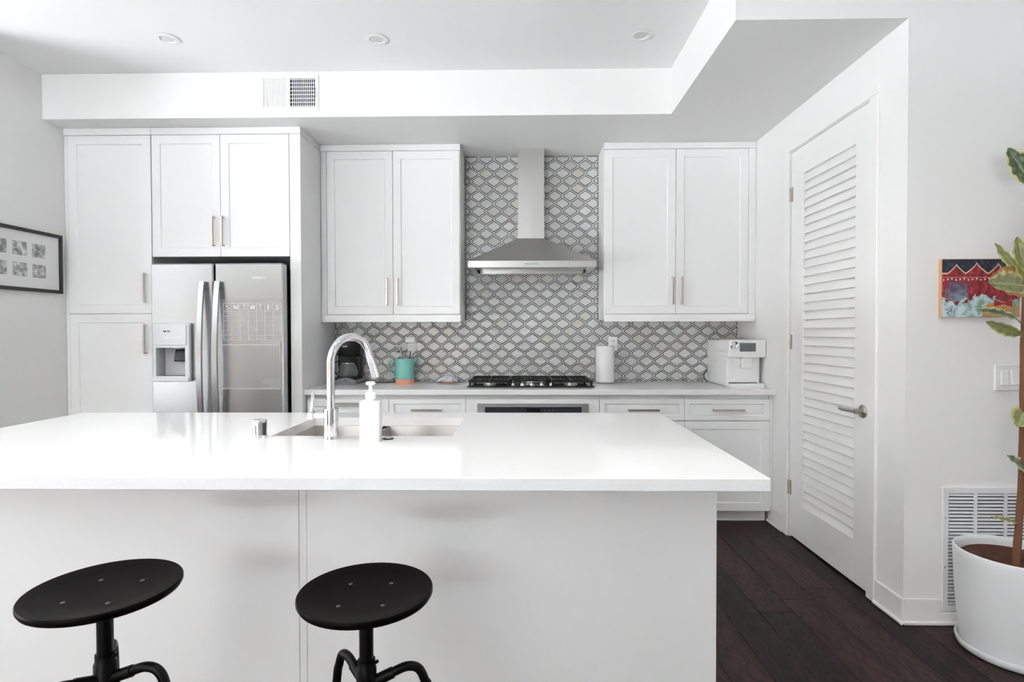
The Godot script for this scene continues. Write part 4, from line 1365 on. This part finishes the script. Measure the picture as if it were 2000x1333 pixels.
func stool(at: Vector3, h: float, turn: float, up: float, label: String) -> void:
	var t := thing("bar_stool", label, "stool", at, "bar stools at the island")
	var st := mk()
	var R := 0.157
	lathe(st, [Vector2(0, h - 0.013), Vector2(0.08, h - 0.012), Vector2(0.125, h - 0.006), Vector2(0.150, h - 0.0005), Vector2(R - 0.002, h), Vector2(R, h - 0.003), Vector2(R, h - 0.010), Vector2(R - 0.004, h - 0.017), Vector2(0.12, h - 0.030), Vector2(0, h - 0.034)], 64, 50)
	var seat := obj("seat", st, M.seat_lacquer, t)
	for a in [-1.0, 1.0]:
		for b in [-1.0, 1.0]:
			st = mk()
			xf = Transform3D(Basis(Vector3.UP, turn * 0.2), Vector3.ZERO) * Transform3D(Basis.IDENTITY, Vector3(0.050 * a, h - 0.0122, 0.056 * b))
			lathe(st, [Vector2(0, 0.0002), Vector2(0.0050, 0.0002), Vector2(0.0042, 0.0014), Vector2(0.0020, 0.0018), Vector2(0.0018, 0.0008), Vector2(0, 0.0008)], 14)
			obj("screw", st, M.screw_metal, seat)
	st = mk()
	lathe(st, [Vector2(0, 0.40), Vector2(0.0165, 0.40), Vector2(0.0165, h - 0.040), Vector2(0.075, h - 0.036), Vector2(0.075, h - 0.031), Vector2(0, h - 0.031)], 28)
	obj("post", st, M.black_paint, t)
	st = mk()
	lathe(st, [Vector2(0.0166, 0.440 + up), Vector2(0.0235, 0.440 + up), Vector2(0.0235, 0.530 + up), Vector2(0.0205, 0.536 + up), Vector2(0.0205, 0.552 + up), Vector2(0.0166, 0.554 + up)], 28)
	var hub := obj("hub", st, M.black_paint, t)
	st = mk()
	rod(st, Vector3(0.020, 0.545 + up, 0.006), Vector3(0.029, 0.552 + up, 0.008), 0.004, 8)
	obj("set_screw", st, M.black_paint, hub)
	for k in 3:
		var a := turn + TAU / 3.0 * k
		var d := Vector3(cos(a), 0, -sin(a))
		st = mk()
		var path := smooth([d * 0.022 + Vector3.UP * (0.497 + up), d * 0.060 + Vector3.UP * (0.511 + up), d * 0.095 + Vector3.UP * (0.521 + up), d * 0.122 + Vector3.UP * (0.512 + up), d * 0.138 + Vector3.UP * (0.480 + up), d * 0.150 + Vector3.UP * 0.42, d * 0.185 + Vector3.UP * 0.20, d * 0.215 + Vector3.UP * 0.004], 6)
		tube(st, path, 0.0108, 14)
		tube(st, [d * 0.020 + Vector3.UP * (0.497 + up), d * 0.062 + Vector3.UP * (0.5115 + up)], 0.0132, 14)
		var lg := obj("leg", st, M.black_paint, t)
		st = mk()
		xf = Transform3D(Basis.IDENTITY, d * 0.215)
		lathe(st, [Vector2(0, 0), Vector2(0.016, 0), Vector2(0.015, 0.012), Vector2(0, 0.013)], 14)
		obj("foot", st, M.black_plastic, lg)

# ---------------------------------------------------------------- things on the walls and the ceiling
func photo_texture(seed_: int) -> ImageTexture:
	var n := FastNoiseLite.new()
	n.seed = seed_
	n.frequency = 0.030
	n.fractal_octaves = 4
	n.domain_warp_enabled = true
	n.domain_warp_amplitude = 22.0
	var im := Image.create(72, 60, false, Image.FORMAT_RGB8)
	for y in 60:
		for x in 72:
			var v := 0.68 + 0.42 * n.get_noise_2d(x, y) + 0.18 * n.get_noise_2d(x * 0.3 + 90, y * 0.3)
			v = clampf(v, 0.42, 0.92)
			im.set_pixel(x, y, Color(v, v, v))
	return ImageTexture.create_from_image(im)

func quad_uv(called: String, lo: Vector2, hi: Vector2, z: float, m: Material, parent: Node) -> MeshInstance3D:
	var st := SurfaceTool.new()
	st.begin(Mesh.PRIMITIVE_TRIANGLES)
	var c := [Vector2(lo.x, lo.y), Vector2(lo.x, hi.y), Vector2(hi.x, hi.y), Vector2(lo.x, lo.y), Vector2(hi.x, hi.y), Vector2(hi.x, lo.y)]
	for p in c:
		st.set_normal(Vector3.BACK)
		st.set_uv(Vector2((p.x - lo.x) / (hi.x - lo.x), 1.0 - (p.y - lo.y) / (hi.y - lo.y)))
		st.add_vertex(Vector3(p.x, p.y, z))
	return obj(called, st, m, parent)

func painting_texture() -> ImageTexture:
	# two red striped tents under a night sky, a string of bulbs, pale snow below, a tan figure with a red bow tie
	var n := FastNoiseLite.new()
	n.seed = 12
	n.frequency = 0.03
	n.fractal_octaves = 5
	n.domain_warp_enabled = true
	n.domain_warp_amplitude = 14.0
	var W := 320
	var H := 240
	var im := Image.create(W, H, false, Image.FORMAT_RGB8)
	for y in H:
		for x in W:
			var u := float(x) / W
			var v := float(y) / H
			var k := n.get_noise_2d(x, y)
			var k2 := n.get_noise_2d(x * 3.1 + 500, y * 3.1)
			var c := Color(0.10, 0.11, 0.18).lerp(Color(0.42, 0.42, 0.52), clampf(k * 1.1 + 0.12 * k2, 0, 0.8))
			# tent roofs: concave slopes from the two peaks
			var roof := 1.0
			for q in [[0.185, 0.085], [0.445, 0.060], [0.72, 0.075]]:
				var d: float = absf(u - q[0])
				roof = minf(roof, q[1] + 0.17 * pow(clampf(d / 0.125, 0, 2.0), 0.75))
			roof = minf(roof, 0.245)
			if v > roof:
				c = Color(0.68, 0.13, 0.18).lerp(Color(0.42, 0.08, 0.13), clampf(0.5 + k * 1.2 + 0.5 * k2, 0, 1))
				if fmod(u * 11.0 + k * 0.4, 1.0) < 0.10 and v < 0.6: c = c.lerp(Color(0.85, 0.45, 0.42), 0.5)
			if absf(v - roof) < 0.012: c = Color(0.90, 0.82, 0.66)
			# dark doorway and scumbled blue
			if Vector2((u - 0.19 + 0.10 * k2) / 0.15, (v - 0.56 + 0.12 * k) / 0.20).length() < 1.0 + 0.4 * k2: c = Color(0.36, 0.26, 0.36).lerp(Color(0.47, 0.56, 0.60), clampf((v - 0.42) * 3.5 + k, 0, 1))
			# snow
			var snow := 0.68 + 0.06 * sin(u * 9.0) + 0.12 * k
			if v > snow: c = Color(0.78, 0.85, 0.86).lerp(Color(0.50, 0.63, 0.58), clampf(0.5 + k * 1.6 + (u - 0.45) * 1.3, 0, 1))
			if v > 0.80 and u > 0.06 and u < 0.17 and k2 > 0.0: c = c.lerp(Color(0.35, 0.38, 0.50), 0.6)
			# bulbs
			var by := 0.345 + 0.012 * sin(u * 40.0)
			for q in 14:
				if Vector2(u - (0.02 + q * 0.053), (v - by) * 0.75).length() < 0.0105: c = Color(0.98, 0.88, 0.84)
			if absf(v - 0.312) < 0.006 and u < 0.78: c = c.lerp(Color(0.85, 0.68, 0.60), 0.7)
			# figure
			if u > 0.52 and v > 0.73 + 0.10 * pow(absf(u - 0.77) / 0.25, 2.0): c = Color(0.80, 0.60, 0.36).lerp(Color(0.70, 0.48, 0.28), clampf(0.5 + k2, 0, 1))
			if absf(u - 0.92) < 0.02 and v > 0.72: c = Color(0.50, 0.60, 0.48)
			var bx := absf(u - 0.785)
			if bx < 0.115 and absf(v - 0.765) < 0.012 + 0.42 * bx: c = Color(0.72, 0.12, 0.16).lerp(Color(0.52, 0.07, 0.11), clampf(0.5 + k2, 0, 1))
			if Vector2(u - 0.785, (v - 0.855) * 0.75).length() < 0.012: c = Color(0.22, 0.18, 0.16)
			im.set_pixel(x, y, c)
	return ImageTexture.create_from_image(im)

func wall_things() -> void:
	# photo collage on the left wall, local x runs away from the camera, local z out of the wall
	var t := thing("photo_collage_frame", "thin black frame with white mat and black-and-white photos on the left wall", "picture frame", Vector3(LEFT + 0.0005, 1.760, -3.345))
	t.rotation.y = PI / 2
	var hw := 0.372
	var hh := 0.194
	var w := 0.021
	for q in [[-hw, -hh, hw, -hh + w], [-hw, hh - w, hw, hh], [-hw, -hh + w, -hw + w, hh - w], [hw - w, -hh + w, hw, hh - w]]:
		obj("frame_bar", box(q[0], q[1], 0.0, q[2], q[3], 0.022, 0.0015), M.frame_black, t)
	obj("mat_board", box(-hw + w, -hh + w, 0.002, hw - w, hh - w, 0.010, 0.0), M.mat_board, t)
	for k in 10:
		var c := k % 5
		var r := k / 5
		var x := 0.198 - 0.1375 * c
		var y := 0.066 if r == 0 else -0.063
		var pm := mat("photo_%d" % k, Color(1, 1, 1), 0.5)
		pm.albedo_texture = photo_texture(100 + k * 7)
		quad_uv("photo", Vector2(x - 0.050, y - 0.042), Vector2(x + 0.050, y + 0.042), 0.0104, pm, t)
	# painted panel on the front wall
	t = thing("circus_painting", "small unframed painting of red circus tents hanging behind the plant", "painting", Vector3(2.009, 1.4945, FRONT + 0.0005))
	obj("panel", box(-0.169, -0.127, 0, 0.169, 0.127, 0.020, 0.001), M.wood_tan, t)
	var pm := mat("painting", Color(1, 1, 1), 0.55)
	pm.albedo_texture = painting_texture()
	quad_uv("picture", Vector2(-0.1685, -0.1265), Vector2(0.1685, 0.1265), 0.0204, pm, t)
	# double rocker switch
	t = thing("light_switch", "white double rocker light switch plate on the wall behind the plant", "light switch", Vector3(2.148, 1.100, FRONT + 0.0005))
	var st := mk()
	prism(st, round_rect(Vector2(-0.063, -0.0575), Vector2(0.063, 0.0575), 0.004, 3), 0.0, 0.0075, 0.003)
	obj("plate", st, M.white_plastic, t)
	for x in [-0.0225, 0.0225]:
		var so := obj("rocker_frame", box(x - 0.0185, -0.035, 0.0076, x + 0.0185, 0.035, 0.0088, 0.0004), M.white_plastic, t)
		st = mk()
		xf = Transform3D(Basis(Vector3.RIGHT, deg_to_rad(-5)), Vector3(x, 0, 0.0105))
		cbox(st, Vector3(-0.0155, -0.031, -0.003), Vector3(0.0155, 0.031, 0.002), 0.001)
		obj("rocker", st, M.white_plastic, so)
	# return air grille low on the front wall
	t = thing("return_air_grille", "large white louvred return air grille low on the wall behind the planter", "air vent", Vector3(1.862, 0.058, FRONT + 0.0005))
	var W := 0.595
	var H := 0.557
	st = mk()
	recbox(st, Vector3(0, 0, 0), Vector3(W, H, 0.010), 0.003, Vector2(0.026, 0.030), Vector2(W - 0.026, H - 0.028), 0.010, 0.0, true)
	obj("frame", st, M.vent_grey, t)
	obj("duct_back", box(0.026, 0.030, 0.0002, W - 0.026, H - 0.028, 0.0008, 0.0), M.black_gap, t)
	st = mk()
	xf = Transform3D(Basis(Vector3.RIGHT, deg_to_rad(-48)), Vector3.ZERO)
	cbox(st, Vector3(0.026, -0.0062, -0.0006), Vector3(W - 0.026, 0.0062, 0.0006), 0.0003)
	st.index()
	var slat := st.commit()
	var n := 32
	for k in n:
		inst("slat", slat, M.vent_grey, t, Vector3(0, 0.030 + (H - 0.058) * (k + 0.5) / n, 0.0058))
	for k in 3:
		var x := 0.1455 + 0.1305 * k
		obj("mullion", box(x - 0.006, 0.030, 0.0015, x + 0.006, H - 0.028, 0.0115, 0.001), M.vent_grey, t)
	for p in [[0.013, 0.20], [0.013, 0.42]]:
		st = mk()
		xf = Transform3D(Basis(Vector3.RIGHT, PI / 2), Vector3(p[0], p[1], 0.010))
		lathe(st, [Vector2(0, 0), Vector2(0.004, 0), Vector2(0.003, 0.0015), Vector2(0, 0.002)], 10)
		obj("screw", st, M.hinge_metal, t)
	# supply register in the soffit
	t = thing("supply_register", "white supply air register in the soffit over the refrigerator cabinet", "air vent", Vector3(-1.662, 2.720, -3.597))
	W = 0.366
	H = 0.236
	st = mk()
	cbox(st, Vector3(0, 0, 0), Vector3(W, 0.026, 0.006), 0.002)
	cbox(st, Vector3(0, H - 0.028, 0), Vector3(W, H, 0.006), 0.002)
	cbox(st, Vector3(0, 0.026, 0), Vector3(0.014, H - 0.028, 0.006), 0.002)
	cbox(st, Vector3(W - 0.022, 0.026, 0), Vector3(W, H - 0.028, 0.006), 0.002)
	cbox(st, Vector3(0.160, 0.026, 0), Vector3(0.184, H - 0.028, 0.006), 0.002)
	obj("frame", st, M.cabinet, t)
	obj("duct_back", box(0.184, 0.026, 0.0002, W - 0.022, H - 0.028, 0.0006, 0.0), M.black_gap, t)
	for k in 13:
		obj("fin", box(0.018 + 0.0110 * k, 0.026, 0.0003, 0.0265 + 0.0110 * k, H - 0.028, 0.0045, 0.001), M.cabinet, t)
	for k in 12:
		obj("fin", box(0.1965 + 0.0123 * k, 0.026, 0.0025, 0.2012 + 0.0123 * k, H - 0.028, 0.0056, 0.0005), M.cabinet, t)
	for k in 8:
		var y := 0.032 + 0.0243 * k
		obj("damper_blade", box(0.184, y - 0.0022, 0.0006, W - 0.022, y + 0.0022, 0.0024, 0.0), M.vent_grey, t)
	obj("lever", box(W - 0.0185, 0.075, 0.006, W - 0.0165, 0.150, 0.014, 0.0005), M.vent_grey, t)
	# recessed lights, switched off
	for q in [[-2.002, -3.174, "over the refrigerator"], [-0.821, -3.205, "over the sink"], [0.669, -3.194, "beside the soffit corner"]]:
		t = thing("recessed_light", "white recessed ceiling light, switched off, " + q[2], "ceiling light", Vector3(q[0], CEIL, q[1]), "recessed ceiling lights")
		st = mk()
		lathe(st, [Vector2(0.060, -0.0005), Vector2(0.064, -0.0045), Vector2(0.050, -0.0080), Vector2(0.040, -0.0060), Vector2(0.036, -0.0005)], 40)
		obj("trim_ring", st, M.trim_paint, t)
		st = mk()
		lathe(st, [Vector2(0, -0.0030), Vector2(0.037, -0.0030), Vector2(0.037, -0.0005), Vector2(0, -0.0005)], 32)
		obj("lens", st, M.lens, t)

# ---------------------------------------------------------------- plant
func plant() -> void:
	var C := Vector3(1.992, 0, -2.298)
	var p := thing("planter", "large round white ceramic planter with saucer standing before the return air grille", "planter", C)
	var s := mk()
	lathe(s, [Vector2(0, 0), Vector2(0.172, 0), Vector2(0.186, 0.010), Vector2(0.192, 0.034), Vector2(0.190, 0.038), Vector2(0.184, 0.036), Vector2(0.178, 0.014), Vector2(0, 0.012)], 72, 50)
	obj("saucer", s, M.ceramic, p)
	s = mk()
	lathe(s, [Vector2(0, 0.0), Vector2(0.150, 0.0), Vector2(0.168, 0.006), Vector2(0.176, 0.030), Vector2(0.186, 0.12), Vector2(0.1945, 0.24), Vector2(0.2005, 0.375), Vector2(0.2015, 0.392), Vector2(0.199, 0.400), Vector2(0.194, 0.4015), Vector2(0.189, 0.398), Vector2(0.187, 0.385), Vector2(0.182, 0.30), Vector2(0, 0.29)], 84, 50)
	obj("pot", s, M.ceramic, p, Vector3(0, 0.0125, 0))
	s = mk()
	var prof := [Vector2(0.0, 0.372)]
	for k in 22:
		var r := 0.012 + 0.0080 * k
		prof.append(Vector2(r, 0.3755 + (0.0035 if k % 2 == 0 else -0.0035)))
	prof.append(Vector2(0.186, 0.368))
	lathe(s, prof, 60, 20)
	var cover := obj("soil_cover", s, M.soil_cover, p)
	tag(cover, "brown ridged coir disc covering the soil", "")
	var t := thing("rubber_plant", "variegated rubber plant with cream-edged leaves growing in the white planter", "plant", C)
	s = mk()
	var trunk := smooth([Vector3(-0.040, 0.3795, 0.05), Vector3(-0.030, 0.50, 0.048), Vector3(-0.020, 0.70, 0.048), Vector3(-0.018, 1.00, 0.048), Vector3(-0.020, 1.25, 0.048), Vector3(-0.014, 1.48, 0.048), Vector3(0.0, 1.75, 0.045), Vector3(0.01, 2.0, 0.04)], 5)
	var rr := []
	for k in trunk.size(): rr.append(lerpf(0.0135, 0.0065, float(k) / trunk.size()) + (0.0012 if k % 4 == 0 else 0.0))
	tube(s, trunk, rr, 14)
	obj("trunk", s, M.bark, t)
	var leaf_m := mat("leaf", Color(1, 1, 1), 0.38)
	leaf_m.vertex_color_use_as_albedo = true
	leaf_m.backlight_enabled = true
	leaf_m.backlight = Color(0.25, 0.28, 0.12)
	leaf_m.cull_mode = BaseMaterial3D.CULL_DISABLED
	var stem_m := mat("petiole", Color(0.42, 0.45, 0.22), 0.5)
	# base, tip, half width, which way the upper face looks, tone: 0 green, 1 pale, 2 browned edge
	var leaves := [
		[Vector3(-0.010, 1.50, 0.05), Vector3(-0.052, 1.674, 0.06), 0.036, Vector3(-0.35, 0.15, 1), 1],
		[Vector3(-0.015, 1.52, 0.05), Vector3(-0.140, 1.642, 0.05), 0.020, Vector3(-0.75, -0.62, 0.42), 1],
		[Vector3(-0.018, 1.483, 0.05), Vector3(-0.168, 1.500, 0.075), 0.070, Vector3(0.0, 0.45, 1.0), 2],
		[Vector3(-0.050, 1.352, 0.055), Vector3(-0.205, 1.400, 0.07), 0.027, Vector3(0.15, 0.75, 0.75), 0],
		[Vector3(-0.030, 1.290, 0.05), Vector3(-0.165, 1.338, 0.055), 0.024, Vector3(-0.2, -0.55, 0.8), 1],
		[Vector3(-0.010, 1.000, 0.05), Vector3(-0.068, 0.938, 0.085), 0.038, Vector3(-0.3, 0.6, 0.8), 1],
		[Vector3(0.012, 0.725, 0.05), Vector3(-0.096, 0.826, 0.09), 0.036, Vector3(0.55, 0.45, 0.75), 0],
		[Vector3(-0.030, 0.545, 0.05), Vector3(-0.138, 0.580, 0.06), 0.013, Vector3(0.2, 0.8, 0.5), 1],
		[Vector3(0.000, 1.55, 0.05), Vector3(0.130, 1.640, 0.09), 0.050, Vector3(0.2, 0.7, 0.7), 0],
		[Vector3(0.000, 1.62, 0.05), Vector3(0.040, 1.780, 0.11), 0.050, Vector3(0.0, 0.2, 1.0), 1],
		[Vector3(0.000, 1.38, 0.05), Vector3(0.150, 1.420, 0.06), 0.045, Vector3(0.0, 0.8, 0.6), 0],
		[Vector3(0.000, 1.10, 0.05), Vector3(0.140, 1.160, 0.02), 0.048, Vector3(0.1, 0.8, 0.6), 0],
		[Vector3(0.000, 0.86, 0.05), Vector3(0.140, 0.920, 0.09), 0.046, Vector3(0.1, 0.8, 0.6), 0],
		[Vector3(0.005, 1.88, 0.045), Vector3(-0.09, 2.020, 0.06), 0.045, Vector3(-0.5, 0.4, 0.8), 0],
		[Vector3(0.010, 1.99, 0.04), Vector3(0.09, 2.120, 0.06), 0.045, Vector3(0.5, 0.4, 0.8), 1]]
	var k := 0
	for l in leaves:
		k += 1
		leaf(t, l[0], l[1], l[2], l[3], l[4], leaf_m, stem_m, k)

func leaf(t: Node, base: Vector3, tip: Vector3, hw: float, up: Vector3, tone: int, m: Material, sm: Material, seed_: int) -> void:
	var rng := FastNoiseLite.new()
	rng.seed = 40 + seed_
	rng.frequency = 1.0
	var along := tip - base
	var L := along.length()
	var f := along / L
	up = (up - f * up.dot(f)).normalized()
	var side := f.cross(up)
	var st := SurfaceTool.new()
	st.begin(Mesh.PRIMITIVE_TRIANGLES)
	var N := 26
	var K := 9
	var green: Color = [Color(0.042, 0.078, 0.040), Color(0.170, 0.190, 0.075), Color(0.150, 0.170, 0.075)][tone]
	var pale: Color = [Color(0.16, 0.21, 0.11), Color(0.28, 0.29, 0.12), Color(0.27, 0.27, 0.12)][tone]
	var rim: Color = [Color(0.62, 0.58, 0.26), Color(0.48, 0.45, 0.15), Color(0.30, 0.15, 0.05)][tone]
	var P := []
	var col := []
	for i in N + 1:
		var s := float(i) / N
		var w := hw * pow(sin(PI * pow(clampf(s * 0.97 + 0.015, 0, 1), 0.85)), 0.75)
		var bend := up * (-0.10 * L * s * s)
		var row := []
		var crow := []
		for j in range(-K, K + 1):
			var e := float(j) / K
			var wob := 1.0 + 0.05 * rng.get_noise_2d(s * 9.0, signf(e) * 3.0)
			var p := base + f * (L * s) + bend + side * (w * e * wob) + up * (absf(e) * w * 0.32 - 0.004 * sin(s * 30.0) * absf(e))
			row.append(p)
			var edge := absf(e) + 0.22 * rng.get_noise_2d(s * 6.0 + 20.0, e * 2.0)
			var patch := rng.get_noise_2d(s * 5.0, e * 2.5 + 7.0)
			var c := green.lerp(pale, clampf(0.35 + patch * 1.4, 0, 1))
			if edge > 0.74: c = rim
			if tone == 2 and edge > 0.60 and edge <= 0.74: c = Color(0.50, 0.46, 0.20)
			if j == 0: c = c.lerp(Color(0.45, 0.48, 0.25), 0.6)
			crow.append(c)
		P.append(row)
		col.append(crow)
	for i in N:
		for j in 2 * K:
			var q := [[i, j], [i + 1, j], [i + 1, j + 1], [i, j], [i + 1, j + 1], [i, j + 1]]
			var nn: Vector3 = (P[i + 1][j + 1] - P[i][j]).cross(P[i][j + 1] - P[i + 1][j])
			if nn.dot(up) < 0: nn = -nn
			var a: Vector3 = P[q[0][0]][q[0][1]]
			var flip: bool = (P[q[1][0]][q[1][1]] - a).cross(P[q[2][0]][q[2][1]] - a).dot(nn) > 0
			if flip: q = [q[0], q[2], q[1], q[3], q[5], q[4]]
			for v in q:
				st.set_color(col[v[0]][v[1]])
				st.set_smooth_group(0)
				st.add_vertex(P[v[0]][v[1]])
	st.index()
	st.generate_normals()
	var lf := inst("leaf", st.commit(), m, t)
	var ps := mk()
	tube(ps, [base + Vector3(-base.x - 0.016, -0.03, -base.z + 0.048), base + f * 0.004 + up * 0.001], 0.0022, 8)
	obj("petiole", ps, sm, lf)

# ---------------------------------------------------------------- second row of recessed lights, switched on, over the stools
func downlights() -> void:
	for q in [[-2.002, "lit recessed downlight over the refrigerator end of the island"], [-0.821, "lit recessed downlight over the two bar stools"], [0.669, "lit recessed downlight over the louvred door end of the island"]]:
		var t := thing("recessed_downlight", q[1], "ceiling light", Vector3(q[0], CEIL, -1.35), "lit recessed downlights along the island")
		var st := mk()
		lathe(st, [Vector2(0.060, -0.0005), Vector2(0.064, -0.0045), Vector2(0.050, -0.0080), Vector2(0.040, -0.0060), Vector2(0.036, -0.0005)], 40)
		obj("trim_ring", st, M.trim_paint, t)
		st = mk()
		lathe(st, [Vector2(0, -0.0030), Vector2(0.037, -0.0030), Vector2(0.037, -0.0005), Vector2(0, -0.0005)], 32)
		obj("lens", st, M.lamp_lens, t)
		var l := SpotLight3D.new()
		l.name = "downlight"
		l.light_energy = 0.78
		l.light_color = Color(1.0, 0.985, 0.965)
		l.light_size = 0.05
		l.spot_range = 14.0
		l.spot_angle = 72.0
		l.spot_angle_attenuation = 0.8
		l.spot_attenuation = 2.0
		l.shadow_enabled = true
		t.add_child(l)
		l.position = Vector3(0, -0.02, 0)
		l.rotation.x = -PI / 2

# ---------------------------------------------------------------- bookcase on the rear wall, mirrored in the refrigerator door
func bookcase() -> void:
	var t := thing("bookcase", "tall oak bookcase against the rear wall of the living room", "bookcase", Vector3(-5.05, 0, REAR - 0.20))
	var hw := 1.50
	var top := 2.45
	obj("side", box(-hw, 0, -0.18, -hw + 0.03, top, 0.18, 0.002), M.oak, t)
	obj("side", box(hw - 0.03, 0, -0.18, hw, top, 0.18, 0.002), M.oak, t)
	obj("back", box(-hw + 0.03, 0.0, 0.165, hw - 0.03, top, 0.18, 0.0), M.oak, t)
	for k in 7:
		obj("shelf", box(-hw + 0.03, 0.05 + 0.39 * k, -0.18, hw - 0.03, 0.08 + 0.39 * k, 0.165, 0.001), M.oak, t)
	for x in [-0.5, 0.5]:
		obj("upright", box(x - 0.015, 0.0, -0.18, x + 0.015, top, 0.165, 0.001), M.oak, t)
